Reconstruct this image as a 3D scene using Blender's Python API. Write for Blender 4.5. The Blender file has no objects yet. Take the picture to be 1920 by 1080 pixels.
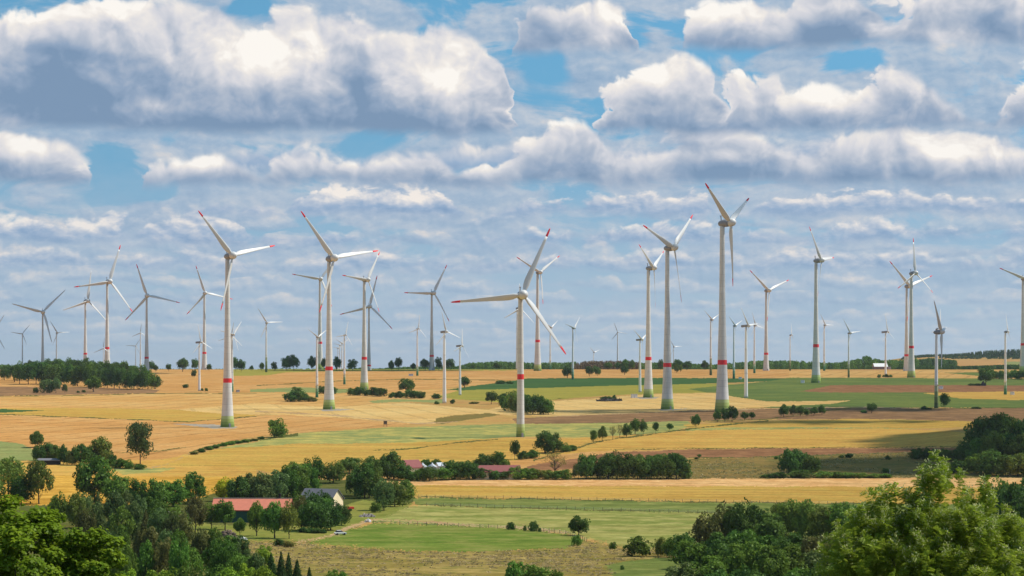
import bpy, math, random
import numpy as np
from mathutils import Matrix, Vector
SC = bpy.context.scene
COL = SC.collection
F, Y0, CAMZ = 4330.0, 680.0, 60.0          # telephoto: focal length in photo pixels, eye-level row, eye height in metres

# ------------------------------------------------------------------ camera, exposure
cam = bpy.data.cameras.new("camera"); cam_o = bpy.data.objects.new("camera", cam); COL.objects.link(cam_o)
cam.sensor_width = 36.0; cam.lens = 36.0*F/1920.0
cam.shift_y = (Y0-540.0)/1920.0
cam.clip_start = 1.0; cam.clip_end = 120000.0
cam_o.location = (0, 0, CAMZ); cam_o.rotation_euler = (math.pi/2, 0, 0)
SC.camera = cam_o
SC.view_settings.view_transform = 'Standard'; SC.view_settings.look = 'None'
SC.view_settings.exposure = 0.12; SC.view_settings.gamma = 1.0
SC.cycles.max_bounces = 6; SC.cycles.diffuse_bounces = 1; SC.cycles.transmission_bounces = 3; SC.cycles.volume_bounces = 0
SC.cycles.use_adaptive_sampling = False

# ------------------------------------------------------------------ sun
SUN_EL, SUN_AZ = math.radians(54), math.radians(80)      # azimuth clockwise from the view direction (+Y): sun to the right, a little behind the scene
SUNV = Vector((math.cos(SUN_EL)*math.sin(SUN_AZ), math.cos(SUN_EL)*math.cos(SUN_AZ), math.sin(SUN_EL)))
sl = bpy.data.lights.new("sun", 'SUN'); sl.energy = 4.9; sl.angle = math.radians(0.5); sl.color = (1.0, 0.95, 0.86)
so = bpy.data.objects.new("sun", sl); COL.objects.link(so)
so.rotation_euler = SUNV.to_track_quat('Z', 'Y').to_euler()

# ------------------------------------------------------------------ node helper
class NT:
    def __init__(s, tree): s.t = tree; s.n = tree.nodes; s.l = tree.links
    def node(s, typ, **kw):
        n = s.n.new(typ)
        for k, v in kw.items(): setattr(n, k, v)
        return n
    def put(s, sock, v):
        if isinstance(v, bpy.types.NodeSocket): s.l.new(v, sock)
        elif v is not None: sock.default_value = v
    def m(s, op, *a, clamp=False):
        n = s.node('ShaderNodeMath', operation=op); n.use_clamp = clamp
        for i, v in enumerate(a): s.put(n.inputs[i], v)
        return n.outputs[0]
    def vec(s, x, y, z=0.0):
        n = s.node('ShaderNodeCombineXYZ')
        for i, v in enumerate((x, y, z)): s.put(n.inputs[i], v)
        return n.outputs[0]
    def sep(s, v):
        n = s.node('ShaderNodeSeparateXYZ'); s.put(n.inputs[0], v); return n.outputs
    def noise(s, v, scale=1.0, detail=4.0, rough=0.5, dist=0.0, dim='3D', lac=2.0):
        n = s.node('ShaderNodeTexNoise', noise_dimensions=dim)
        s.put(n.inputs['Vector'], v)
        for k, x in (('Scale', scale), ('Detail', detail), ('Roughness', rough), ('Distortion', dist), ('Lacunarity', lac)): s.put(n.inputs[k], x)
        return n.outputs[0]
    def voro(s, v, scale=1.0, detail=2.0, rough=0.5, smooth=0.3):
        n = s.node('ShaderNodeTexVoronoi', voronoi_dimensions='2D', feature='SMOOTH_F1')
        s.put(n.inputs['Vector'], v)
        n.normalize = True
        for k, x in (('Scale', scale), ('Detail', detail), ('Roughness', rough), ('Smoothness', smooth)): s.put(n.inputs[k], x)
        return n.outputs['Distance']
    def smooth(s, v, lo, hi, a=0.0, b=1.0):
        n = s.node('ShaderNodeMapRange', interpolation_type='SMOOTHSTEP')
        for i, x in enumerate((v, lo, hi, a, b)): s.put(n.inputs[i], x)
        return n.outputs[0]
    def lin(s, v, lo, hi, a=0.0, b=1.0):
        n = s.node('ShaderNodeMapRange')
        for i, x in enumerate((v, lo, hi, a, b)): s.put(n.inputs[i], x)
        return n.outputs[0]
    def mix(s, f, a, b, blend='MIX'):
        n = s.node('ShaderNodeMix', data_type='RGBA', blend_type=blend)
        s.put(n.inputs[0], f); s.put(n.inputs[6], col4(a)); s.put(n.inputs[7], col4(b))
        return n.outputs[2]
    def ramp(s, f, stops):
        n = s.node('ShaderNodeValToRGB'); e = n.color_ramp.elements
        while len(e) < len(stops): e.new(0.5)
        for el, (p, c) in zip(e, stops): el.position = p; el.color = col4(c)
        s.put(n.inputs[0], f); return n.outputs[0]
def col4(c):
    if isinstance(c, (tuple, list)) and len(c) == 3: return (*c, 1.0)
    return c
def srgb(r, g, b):
    f = lambda v: (v/255/12.92) if v/255 <= 0.04045 else ((v/255+0.055)/1.055)**2.4
    return (f(r), f(g), f(b))
# ------------------------------------------------------------------ world: clear sky plus rows of cumulus at great distance
world = bpy.data.worlds.new("World"); SC.world = world; world.use_nodes = True
W = NT(world.node_tree); W.n.clear()
sky = W.node('ShaderNodeTexSky', sky_type='NISHITA'); sky.sun_disc = False
sky.sun_elevation = SUN_EL; sky.sun_rotation = SUN_AZ
sky.altitude = 300; sky.air_density = 1.0; sky.dust_density = 0.6; sky.ozone_density = 2.5
SKY_STRENGTH = 0.1
tc = W.node('ShaderNodeTexCoord')
dx, dy, dz = W.sep(tc.outputs['Generated'])
U = W.m('MULTIPLY', W.m('ARCTAN2', dx, dy), F)                 # azimuth and elevation in units of 1/4330 rad
V = W.m('MULTIPLY', W.m('ARCSINE', dz), F)
P0 = W.vec(U, V)
def puff_group(name, scale, flat, warp):
    """billowing relief of a cloud's surface, about -1 to 1"""
    g = bpy.data.node_groups.new(name, 'ShaderNodeTree')
    g.interface.new_socket("P", in_out='INPUT', socket_type='NodeSocketVector')
    g.interface.new_socket("Fine", in_out='INPUT', socket_type='NodeSocketFloat')
    g.interface.new_socket("D", in_out='OUTPUT', socket_type='NodeSocketFloat')
    G = NT(g); gi = G.node('NodeGroupInput'); go = G.node('NodeGroupOutput'); fine = gi.outputs[1]
    q = G.node('ShaderNodeVectorMath', operation='MULTIPLY'); G.put(q.inputs[0], gi.outputs[0]); q.inputs[1].default_value = (1/scale, flat/scale, 0)
    wn = G.node('ShaderNodeTexNoise', noise_dimensions='2D'); G.put(wn.inputs['Vector'], q.outputs[0]); wn.inputs['Scale'].default_value = 1.7; wn.inputs['Detail'].default_value = 2.0
    wa = G.node('ShaderNodeVectorMath', operation='MULTIPLY_ADD'); G.put(wa.inputs[0], wn.outputs[1]); wa.inputs[1].default_value = (warp, warp, 0); G.put(wa.inputs[2], q.outputs[0])
    n1 = G.noise(wa.outputs[0], 1.0, fine, 0.54, 0.0, '2D')
    def cells(sc):                                              # round puffs with creases between them
        v = G.node('ShaderNodeTexVoronoi', voronoi_dimensions='2D', feature='F1'); G.put(v.inputs['Vector'], wa.outputs[0]); v.inputs['Scale'].default_value = sc
        d = v.outputs['Distance']; return G.m('SUBTRACT', 0.62, G.m('MULTIPLY', d, d))
    r = G.m('MULTIPLY', cells(2.1), 0.50); r = G.m('MULTIPLY_ADD', cells(5.0), 0.24, r); r = G.m('MULTIPLY_ADD', cells(11.5), 0.11, r)
    r = G.m('MULTIPLY_ADD', n1, 2.6, G.m('ADD', r, -1.72))
    G.put(go.inputs[0], r); return g
GB = puff_group('puffs_high', 175.0, 1.15, .35); GS = puff_group('puffs_low', 80.0, 1.8, .3)
def puffs(g, P, fine):
    n = W.node('ShaderNodeGroup'); n.node_tree = g; W.put(n.inputs[0], P); W.put(n.inputs[1], fine); return n.outputs[0]
def offs(ax, ay): return W.vec(W.m('ADD', U, ax), W.m('ADD', V, ay))
NB = puffs(GB, P0, 7.0); NB1 = puffs(GB, offs(13, 17), 5.0); NBs = puffs(GB, P0, 5.0)
NS = puffs(GS, P0, 6.0); NS1 = puffs(GS, offs(6, 8), 6.0)
embB = W.m('ADD', W.m('MULTIPLY', W.m('SUBTRACT', NBs, NB1), 0.55), W.m('MULTIPLY', W.m('SUBTRACT', NB, NBs), 0.17))
embS = W.m('MULTIPLY', W.m('SUBTRACT', NS, NS1), 0.55)
# broad light and shade on the big clouds, painted into their colour as soft ellipses
lum = None
for px, py, rx, ry, a in [(490,115,200,115,.50),(835,150,150,115,.50),(1230,140,140,80,.40),(60,50,170,55,.30),(250,20,160,50,.30),(1130,70,90,90,.40),
      (1330,30,160,60,.30),(1770,300,170,50,.45),(1540,190,140,60,.35),(1770,90,110,70,.35),(1900,150,70,60,.3),(380,310,90,40,.40),(640,365,80,35,.4),(780,370,70,35,.4),
      (190,425,90,30,.45),(30,420,60,40,.4),(1030,225,140,50,.25),(1440,260,140,40,.25),(60,290,120,40,.25),(300,205,120,35,.30),(690,305,150,30,.2),
      (130,180,250,110,-.60),(420,245,420,40,-.35),(760,240,260,40,-.30),(1560,75,120,65,-.55),(1380,325,170,40,-.35),(120,110,160,50,-.3),
      (1860,30,130,60,-.3),(1000,50,90,70,-.40),(675,160,55,100,-.35),(1780,200,180,50,-.35)]:
    mp = W.node('ShaderNodeMapping', vector_type='POINT')
    mp.inputs['Scale'].default_value = (1/rx, 1/ry, 1); mp.inputs['Location'].default_value = (-(px-960)/rx, -(680-py)/ry, 0)
    W.put(mp.inputs['Vector'], P0)
    gr = W.node('ShaderNodeTexGradient', gradient_type='QUADRATIC_SPHERE'); W.put(gr.inputs[0], mp.outputs[0])
    lum = W.m('MULTIPLY', gr.outputs['Fac'], a*1.25) if lum is None else W.m('MULTIPLY_ADD', gr.outputs['Fac'], a*1.25, lum)
Xn = W.lin(W.m('MULTIPLY_ADD', NB, 58.0, U), -1260.0, 1260.0, 0.0, 1.0)
def height_curve(pts):
    """height of the cloud tops above their flat base along the row (photo units), below zero where there is a gap"""
    n = W.node('ShaderNodeFloatCurve'); c = n.mapping.curves[0]
    P = [((x+300)/2520, (h+60)/360) for x, h in pts]
    while len(c.points) < len(P): c.points.new(.5, .5)
    for p, (a, b) in zip(c.points, P): p.location = (min(1, max(0, a)), min(1, max(0, b))); p.handle_type = 'AUTO'
    n.mapping.update(); W.put(n.inputs['Value'], Xn)
    return W.m('MULTIPLY_ADD', n.outputs[0], 360.0, -60.0)
hi_stops = [(0.0, srgb(122,148,178)), (0.22, srgb(144,164,190)), (0.45, srgb(176,186,202)), (0.70, srgb(214,214,220)), (0.90, srgb(240,234,228)), (1.0, srgb(252,247,240))]
lo_stops = [(0.0, srgb(142,168,196)), (0.3, srgb(162,182,204)), (0.6, srgb(190,199,211)), (1.0, srgb(236,224,214))]
inv = 0.94/SKY_STRENGTH
# the blue between the clouds
sv = W.vec(dx, dy, W.m('MULTIPLY_ADD', W.m('MAXIMUM', dz, 0.0), 1.6, 0.16))
svn = W.node('ShaderNodeVectorMath', operation='NORMALIZE'); W.put(svn.inputs[0], sv); W.put(sky.inputs[0], svn.outputs[0])
hs = W.node('ShaderNodeHueSaturation'); W.put(hs.inputs['Color'], sky.outputs[0]); hs.inputs['Saturation'].default_value = 1.2; hs.inputs['Value'].default_value = 1.45; hs.inputs['Hue'].default_value = 0.472
smul = W.node('ShaderNodeVectorMath', operation='SCALE'); W.put(smul.inputs[0], hs.outputs[0]); W.put(smul.inputs[3], W.lin(V, 60.0, 620.0, 0.70, 0.92))
col = smul.outputs[0]
def scaled(c, k=inv):
    n = W.node('ShaderNodeVectorMath', operation='SCALE'); W.put(n.inputs[0], c); n.inputs[3].default_value = k; return n.outputs[0]
# a thin veil over everything low
veil = W.m('MULTIPLY', W.smooth(W.m('ADD', V, W.m('MULTIPLY', NS, 60.0)), 520.0, 60.0, 0.0, 0.78), 1.0)
col = W.mix(veil, col, scaled(W.mix(W.lin(V, 0.0, 300.0), srgb(178,192,207), srgb(164,186,206))))
# grey blue banks behind the rows
nb_ = W.noise(W.vec(W.m('MULTIPLY', U, 1/250.0), W.m('MULTIPLY', V, 1/95.0)), 1.0, 6.0, .56, .4, '2D')
gap = None
for px, py, rx, ry, a in [(1030,130,150,110,.5),(462,22,110,45,.45),(1370,80,190,50,.38),(1590,118,110,40,.38),(200,300,120,55,.40),(265,365,190,62,.34),(1390,205,70,60,.22),(190,5,120,25,.3),(905,312,70,28,.24),
                          (1135,200,80,50,.22),(1190,70,60,70,.25),(1880,235,90,40,.16),(560,290,60,22,.16),(930,8,110,30,.2),(1250,420,120,25,.10),(700,440,160,25,.10)]:
    mp = W.node('ShaderNodeMapping', vector_type='POINT')
    mp.inputs['Scale'].default_value = (1/rx, 1/ry, 1); mp.inputs['Location'].default_value = (-(px-960)/rx, -(680-py)/ry, 0)
    W.put(mp.inputs['Vector'], P0)
    gr = W.node('ShaderNodeTexGradient', gradient_type='QUADRATIC_SPHERE'); W.put(gr.inputs[0], mp.outputs[0])
    gap = W.m('MULTIPLY', gr.outputs['Fac'], a) if gap is None else W.m('MULTIPLY_ADD', gr.outputs['Fac'], a, gap)
ab = W.m('MULTIPLY', W.smooth(W.m('SUBTRACT', W.m('MULTIPLY_ADD', NB, .05, nb_), gap), 0.33, 0.47), W.smooth(V, 40.0, 260.0, 0.30, 0.92))
lb = W.m('ADD', W.m('MULTIPLY_ADD', W.m('SUBTRACT', nb_, .5), -0.9, 0.42), W.m('MULTIPLY', embS, 0.55))
lb = W.m('ADD', W.m('MULTIPLY_ADD', embB, W.smooth(V, 250.0, 420.0, 0.0, 0.7), lb), W.m('MULTIPLY', lum, .4))
col = W.mix(ab, col, scaled(W.ramp(lb, lo_stops)))
# far low rows, small and flat: spaced closer towards the horizon
rr = W.m('MULTIPLY_ADD', W.m('LOGARITHM', W.m('ADD', W.m('MAXIMUM', V, -20.0), 150.0), math.e), 8.5, W.m('MULTIPLY', W.noise(W.vec(W.m('MULTIPLY', U, 1/330.0), W.m('MULTIPLY', V, 1/170.0)), 1.0, 2.0, .5, 0, '2D'), 1.9))
ti = W.m('FRACT', rr); ri = W.m('FLOOR', rr)
hN = W.noise(W.vec(W.m('MULTIPLY', U, 1/120.0), W.m('MULTIPLY', ri, 7.3)), 1.0, 2.0, .5, 0, '2D')
dl = W.m('ADD', W.m('SUBTRACT', W.m('MULTIPLY_ADD', hN, 2.6, -0.52), ti), W.m('MULTIPLY', NS, 0.34))
al = W.m('MULTIPLY', W.smooth(dl, 0.0, 0.30), W.smooth(ti, 0.0, 0.16))
ll = W.m('ADD', W.m('MULTIPLY_ADD', W.smooth(ti, 0.05, 0.6), 0.42, 0.22), W.m('MULTIPLY', embS, 0.9))
al = W.m('MULTIPLY', al, W.m('MULTIPLY', W.smooth(V, 330.0, 240.0), W.lin(V, 10.0, 240.0, 0.35, 0.72)))
col = W.mix(al, col, scaled(W.ramp(ll, lo_stops)))
def row(base, pts, amp, emb, N, stops, soft, lift, strength=1.0, vary=12.0):
    global col
    H = height_curve(pts)
    wob = W.m('MULTIPLY', W.m('SUBTRACT', W.noise(W.vec(W.m('MULTIPLY', U, 1/190.0), base*.37), 1.0, 3.0, .5, 0, '2D'), .5), 2*vary)
    t = W.m('SUBTRACT', W.m('SUBTRACT', V, 680.0-base), wob)
    d = W.m('MULTIPLY_ADD', N, amp, W.m('SUBTRACT', H, t))
    a = W.m('MULTIPLY', W.smooth(d, 0.0, soft), W.smooth(W.m('MULTIPLY_ADD', N, 9.0, t), -14.0, 14.0))
    a = W.m('MULTIPLY', a, strength)
    rel = W.m('DIVIDE', t, W.m('MAXIMUM', W.m('MULTIPLY', H, 0.62), 30.0))
    L = W.m('ADD', W.m('MULTIPLY_ADD', W.smooth(rel, 0.02, 1.15), 0.44, lift), emb)
    rim = W.m('MULTIPLY', W.smooth(d, soft*4.0, soft*0.6), 0.14)                # thin sunlit edge of the tops
    L = W.m('ADD', W.m('ADD', L, lum), rim)
    L = W.m('MAXIMUM', W.m('MINIMUM', L, 1.0), 0.0)
    col = W.mix(a, col, scaled(W.ramp(L, stops)))
mid_stops = [(p, tuple(a*.5+b*.5 for a, b in zip(c, W_))) for (p, c), W_ in zip([(0.0, srgb(120,150,188)),(0.3, srgb(146,170,200)),(0.6, srgb(186,196,212)),(1.0, srgb(248,238,228))], [srgb(130,160,194), srgb(152,176,204), srgb(190,198,212), srgb(250,240,230)])]
row(505, [(-300,20),(0,30),(90,38),(180,8),(280,30),(400,34),(520,10),(640,34),(760,36),(900,18),(1000,38),(1120,22),(1260,40),(1380,14),(1500,34),(1660,38),(1780,16),(1900,34),(2220,30)], 18, embS, NS, mid_stops, 16, .18, .55, 8)
row(455, [(-300,40),(0,52),(60,55),(95,20),(120,45),(200,55),(255,25),(275,45),(330,45),(370,62),(420,52),(450,15),(560,16),(700,22),(860,5),(980,25),(1100,20),(1250,45),(1350,30),(1500,26),(1650,42),(1800,20),(1920,28),(2220,30)], 22, embS, NS, mid_stops, 15, .16, .78, 8)
row(402, [(-300,10),(0,-10),(60,-30),(140,-50),(280,-60),(340,-40),(370,18),(430,18),(540,12),(580,45),(640,62),(720,48),(780,60),(840,30),(880,8),(1000,30),(1150,40),(1290,42),(1350,8),(1450,28),(1560,45),(1700,40),(1850,30),(1920,20),(2220,30)], 26, embS, NS, mid_stops, 12, .17, .9, 8)
row(318, [(-300,30),(0,-30),(160,-60),(280,-60),(420,10),(520,40),(620,52),(760,46),(860,40),(930,60),(1010,70),(1100,50),(1200,60),(1300,40),(1400,60),(1500,70),(1600,60),(1760,40),(1900,50),(2220,50)], 34, embB, NB, mid_stops, 22, .10, .85, 9)
row(348, [(-300,80),(0,88),(100,90),(165,55),(190,-15),(230,-60),(270,-40),(300,38),(380,60),(450,42),(480,28),(520,58),(640,72),(800,70),(840,48),(900,18),(930,40),(985,112),(1050,138),(1110,112),(1150,80),(1200,95),(1290,120),(1400,112),(1450,88),(1550,95),(1640,112),(1760,108),(1870,84),(1920,70),(2220,80)], 38, embB, NB, hi_stops, 20, .16, .96, 9)
row(250, [(-300,200),(0,212),(150,232),(230,255),(300,250),(420,228),(460,205),(520,236),(640,238),(700,212),(760,204),(800,212),(860,196),(905,170),(935,120),(950,40),(975,-40),(1000,-60),(1075,-60),(1112,30),(1140,110),(1190,148),(1250,160),(1320,138),(1360,90),(1374,50),(1384,95),(1440,122),(1480,75),(1530,102),(1600,76),(1640,128),(1700,110),(1760,60),(1830,30),(1880,100),(1960,140),(2220,130)], 46, embB, NB, hi_stops, 21, .17, 1.0, 13)
row(98, [(-300,-60),(0,-60),(850,-60),(930,-40),(970,60),(1060,110),(1150,100),(1190,-15),(1215,-60),(1262,-15),(1300,60),(1420,90),(1480,70),(1500,100),(1600,100),(1640,60),(1680,110),(1920,120),(2220,90)], 46, embB, NB, hi_stops, 21, .18, 1.0, 14)
# unseen cover above the frame is thinned to make shade on the land darker
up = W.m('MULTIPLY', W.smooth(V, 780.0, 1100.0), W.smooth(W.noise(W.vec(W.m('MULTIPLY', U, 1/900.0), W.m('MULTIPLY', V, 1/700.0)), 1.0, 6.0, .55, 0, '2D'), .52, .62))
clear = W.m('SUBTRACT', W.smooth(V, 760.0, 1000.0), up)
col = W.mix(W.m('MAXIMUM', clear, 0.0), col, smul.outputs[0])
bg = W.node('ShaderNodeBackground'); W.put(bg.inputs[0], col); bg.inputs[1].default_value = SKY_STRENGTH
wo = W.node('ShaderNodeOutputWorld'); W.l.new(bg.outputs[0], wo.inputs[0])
# ------------------------------------------------------------------ small helpers
RNG = np.random.default_rng(7)
def tag(o, label=None, cat=None, group=None, kind=None):
    if label: o['label'] = label
    if cat: o['category'] = cat
    if group: o['group'] = group
    if kind: o['kind'] = kind
    return o
def mesh(name, verts, faces, mats=(), mat_idx=None, smooth=False):
    """faces: (n,k) array or list of index tuples"""
    me = bpy.data.meshes.new(name)
    verts = np.asarray(verts, np.float32).reshape(-1, 3)
    if isinstance(faces, np.ndarray):
        n, k = faces.shape
        me.vertices.add(len(verts)); me.vertices.foreach_set('co', verts.ravel())
        me.loops.add(n*k); me.loops.foreach_set('vertex_index', faces.ravel().astype(np.int32))
        me.polygons.add(n); me.polygons.foreach_set('loop_start', np.arange(0, n*k, k, dtype=np.int32))
        me.update(calc_edges=True)
    else:
        me.from_pydata([tuple(map(float, v)) for v in verts], [], [tuple(map(int, f)) for f in faces]); me.update()
    for m in mats: me.materials.append(m)
    if mat_idx is not None: me.polygons.foreach_set('material_index', np.asarray(mat_idx, np.int32))
    if smooth: me.polygons.foreach_set('use_smooth', np.ones(len(me.polygons), bool))
    me.update()
    return me
def obj(name, me, parent=None, loc=None):
    o = bpy.data.objects.new(name, me); COL.objects.link(o)
    if parent is not None: o.parent = parent
    if loc is not None: o.location = loc
    return o
def empty(name, loc, rz=0.0):
    o = bpy.data.objects.new(name, None); COL.objects.link(o); o.location = loc; o.rotation_euler = (0, 0, rz); o.empty_display_size = 1.0
    return o

# ------------------------------------------------------------------ terrain: a valley in front of the camera's hill, rising to a plateau, hills beyond on the right
# (distance, photo row at which that distance is seen) -> height
PROF = [(550,1080),(650,1040),(750,1003),(850,970),(950,940),(1060,905),(1180,872),(1340,825),(1500,796),(1700,770),(2000,745),(2400,720),(2800,703),(3050,694.5),(3250,692.3)]
pD = [0, 30, 60, 110, 200, 350]; pZ = [58.3, 55, 49, 40, 29, 16]
for d, y in PROF: pD.append(d); pZ.append(CAMZ-(y-Y0)*d/F)
zL = list(pZ); zR = list(pZ); dL = list(pD); dR = list(pD)
for d, z in [(3500,49.5),(3800,45),(4600,38),(6500,30),(9000,32),(14000,10),(30000,-60),(60000,-140)]: dL.append(d); zL.append(z)
for d, z in [(3500,48.5),(3900,49.5),(4500,54.5),(5200,64.0),(6000,78.0),(7000,82.0),(9000,60),(14000,10),(30000,-60),(60000,-140)]: dR.append(d); zR.append(z)
_ld = np.concatenate([np.linspace(0, 500, 120, endpoint=False), np.geomspace(500, 60000, 1200)])
def _prof(d, z):
    zz = np.interp(_ld, d, z)
    k = np.hanning(25); k /= k.sum()
    zp = np.pad(zz, 12, mode='edge')
    return np.convolve(zp, k, 'valid')
_zl, _zr = _prof(dL, zL), _prof(dR, zR)
def sstep(x, a, b):
    t = np.clip((np.asarray(x, float)-a)/(b-a), 0, 1); return t*t*(3-2*t)
def ground_z(x, D):
    x = np.asarray(x, float); D = np.asarray(D, float)
    px = 960+F*x/np.maximum(D, 1.0)
    w = sstep(px, 1480, 1760)
    z = np.interp(D, _ld, _zl)*(1-w)+np.interp(D, _ld, _zr)*w
    amp = sstep(D, 600, 1300)*(1-sstep(D, 2300, 3000))
    z = z+amp*(0.9*np.sin(x/170.0+D/310.0)+0.7*np.sin(x/95.0-D/240.0+1.3))
    # the wooded slope that climbs on the right
    z = z+9.0*sstep(px, 1600, 2000)*np.exp(-((D-1330)/170.0)**2)
    return z
_Ds = np.concatenate([np.arange(40, 600, 4.0), np.geomspace(600, 9000, 3000)])
def hit(px, py, far=None):
    """where the line of sight through photo pixel (px,py) first meets the terrain"""
    x = (px-960)/F*_Ds
    z = ground_z(x, _Ds)
    y = Y0+(CAMZ-z)*F/_Ds
    ok = np.where(y <= py)[0]
    i = ok[0] if len(ok) else int(np.argmin(y[: np.searchsorted(_Ds, 3600)]))
    if i > 0 and len(ok) and y[i-1] > y[i]:
        t = (y[i-1]-py)/(y[i-1]-y[i]); D = _Ds[i-1]+t*(_Ds[i]-_Ds[i-1])
    else: D = _Ds[i]
    xx = (px-960)/F*D
    return float(xx), float(D), float(ground_z(xx, D))
def at(px, D):
    x = (px-960)/F*D
    return float(x), float(D), float(ground_z(x, D))

# ------------------------------------------------------------------ crop and grass materials (pattern in metres on the ground)
def field_mat(name, c1, c2, c3=None, s1=0.012, s2=0.08, rows=None, green=0.0, rough_spots=0.0, sheen=0.0):
    m = bpy.data.materials.new(name); m.use_nodes = True; T = NT(m.node_tree); T.n.clear()
    g = T.node('ShaderNodeNewGeometry'); p = g.outputs['Position']
    n1 = T.noise(p, s1, 5.0, 0.6); n2 = T.noise(p, s2, 4.0, 0.65); n3 = T.noise(p, 0.55, 3.0, 0.7)
    mpx = T.node('ShaderNodeMapping'); T.put(mpx.inputs[0], p); mpx.inputs['Scale'].default_value = (.010, .13, .1); n4 = T.noise(mpx.outputs[0], 1.0, 4.0, .6)
    c = T.mix(T.smooth(n1, 0.40, 0.60), c1, c2)
    if c3 is not None: c = T.mix(T.m('MULTIPLY', T.smooth(n2, 0.46, 0.64), 0.8), c, c3)
    # fine texture of stalks and tufts
    br = T.m('ADD', T.lin(n3, 0.25, 0.75, 0.78, 1.2), T.m('ADD', T.lin(n2, 0.3, 0.7, -0.15, 0.15), T.lin(n4, .3, .7, -.15, .15)))
    if rows is not None:                                       # drill rows / tramlines: (direction in degrees, spacing, darkness)
        ang, sp, dk = rows
        x, y, _ = T.sep(p)
        u = T.m('ADD', T.m('MULTIPLY', x, math.cos(math.radians(ang))), T.m('MULTIPLY', y, math.sin(math.radians(ang))))
        u = T.m('MULTIPLY_ADD', n1, 9.0, u)
        fr = T.m('FRACT', T.m('DIVIDE', u, sp))
        tr = T.m('LESS_THAN', T.m('ABSOLUTE', T.m('SUBTRACT', T.m('ABSOLUTE', T.m('SUBTRACT', fr, 0.5)), 1.0/sp)), 0.75/sp)
        br = T.m('MULTIPLY', br, T.m('MULTIPLY_ADD', T.m('MULTIPLY', tr, T.smooth(n2, .35, .6)), -dk, 1.0))
    cm = T.node('ShaderNodeVectorMath', operation='SCALE'); T.put(cm.inputs[0], c); T.put(cm.inputs[3], br)
    b = T.node('ShaderNodeBsdfDiffuse'); T.put(b.inputs[0], cm.outputs[0]); b.inputs[1].default_value = 1.0
    bp = T.node('ShaderNodeBump'); bp.inputs['Strength'].default_value = 0.6; bp.inputs['Distance'].default_value = 0.5
    T.put(bp.inputs['Height'], n3); T.put(b.inputs['Normal'], bp.outputs[0])
    o = T.node('ShaderNodeOutputMaterial'); T.l.new(b.outputs[0], o.inputs[0])
    return m
def A(r, g, b, k=0.84):                   # albedo from the colour a sunlit patch shows
    return tuple(v*k for v in srgb(r, g, b))
FM = {
 'ripe_wheat_field':    field_mat('ripe_wheat', A(216,166,96), A(226,180,110), A(204,148,84), rows=(-14, 24, .38)),
 'orange_wheat_field':  field_mat('orange_wheat', A(212,156,90), A(222,170,104), A(198,142,80), rows=(-18, 24, .38)),
 'pale_wheat_field':    field_mat('pale_wheat', A(228,184,114), A(236,198,128), A(214,170,98), rows=(12, 24, .28)),
 'stubble_field':       field_mat('stubble', A(232,180,116), A(226,168,104), A(236,190,128), s2=.15),
 'amber_barley_field':  field_mat('amber_barley', A(214,162,70), A(204,152,62), A(224,174,80)),
 'olive_barley_field':  field_mat('olive_barley', A(214,169,84), A(206,160,77), A(192,160,78), rows=(86, 30, .35)),
 'gold_barley_field':   field_mat('gold_barley', A(222,172,87), A(212,162,81), A(200,164,82)),
 'soft_green_field':    field_mat('soft_green', A(150,156,92), A(170,166,94), A(200,176,96), s1=.016),
 'dark_green_field':    field_mat('dark_green', A(74,104,58), A(84,112,60), A(66,94,52)),
 'olive_field':         field_mat('olive_crop', A(164,154,70), A(176,160,72), A(150,144,66)),
 'green_field':         field_mat('green_crop', A(110,124,66), A(128,136,70), A(96,114,60)),
 'light_green_field':   field_mat('light_green', A(150,154,92), A(162,160,96), A(136,146,84)),
 'ploughed_field':      field_mat('ploughed', A(158,112,76), A(150,106,74), A(170,122,82)),
 'fallow_field':        field_mat('fallow', A(152,116,80), A(142,108,76), A(166,126,86)),
 'meadow':              field_mat('meadow_grass', A(128,136,70), A(116,128,62), A(146,144,78)),
 'pasture':             field_mat('pasture_grass', A(140,146,72), A(164,158,86), A(180,168,100), s1=.03, s2=.09),
 'paddock':             field_mat('paddock_grass', A(114,134,54), A(130,142,62), A(142,140,72), s1=.02),
 'dry_grassland':       field_mat('dry_grass', A(150,130,66), A(178,152,88), A(112,110,52), s1=.05, s2=.16),
 'rough_slope':         field_mat('rough_grass', A(156,128,72), A(138,120,66), A(116,108,58), s1=.02, s2=.07),
 'grass_yard':          field_mat('yard_grass', A(136,140,64), A(160,152,76), A(118,128,56), s1=.04),
 'wood_floor':          field_mat('wood_floor_grass', A(96,100,50), A(112,110,56), A(84,90,44)),
 'grass_verge':         field_mat('verge_grass', A(100,104,52), A(120,112,60), A(84,92,46), s2=.2),
 'dirt_track':          field_mat('track_dirt', A(196,160,112), A(206,172,124), A(176,140,94), s2=.2),
 'gravel_pad':          field_mat('pad_gravel', A(176,164,146), A(190,176,154), A(150,138,120), s2=.3),
 'distant_field':       field_mat('far_wheat', A(214,160,100), A(206,152,92), A(196,160,96)),
 'plateau':             field_mat('plateau_crop', A(208,160,94), A(198,152,90), A(180,156,86)),
}
FNAMES = list(FM)
L_, R_ = -260, 2180
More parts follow.
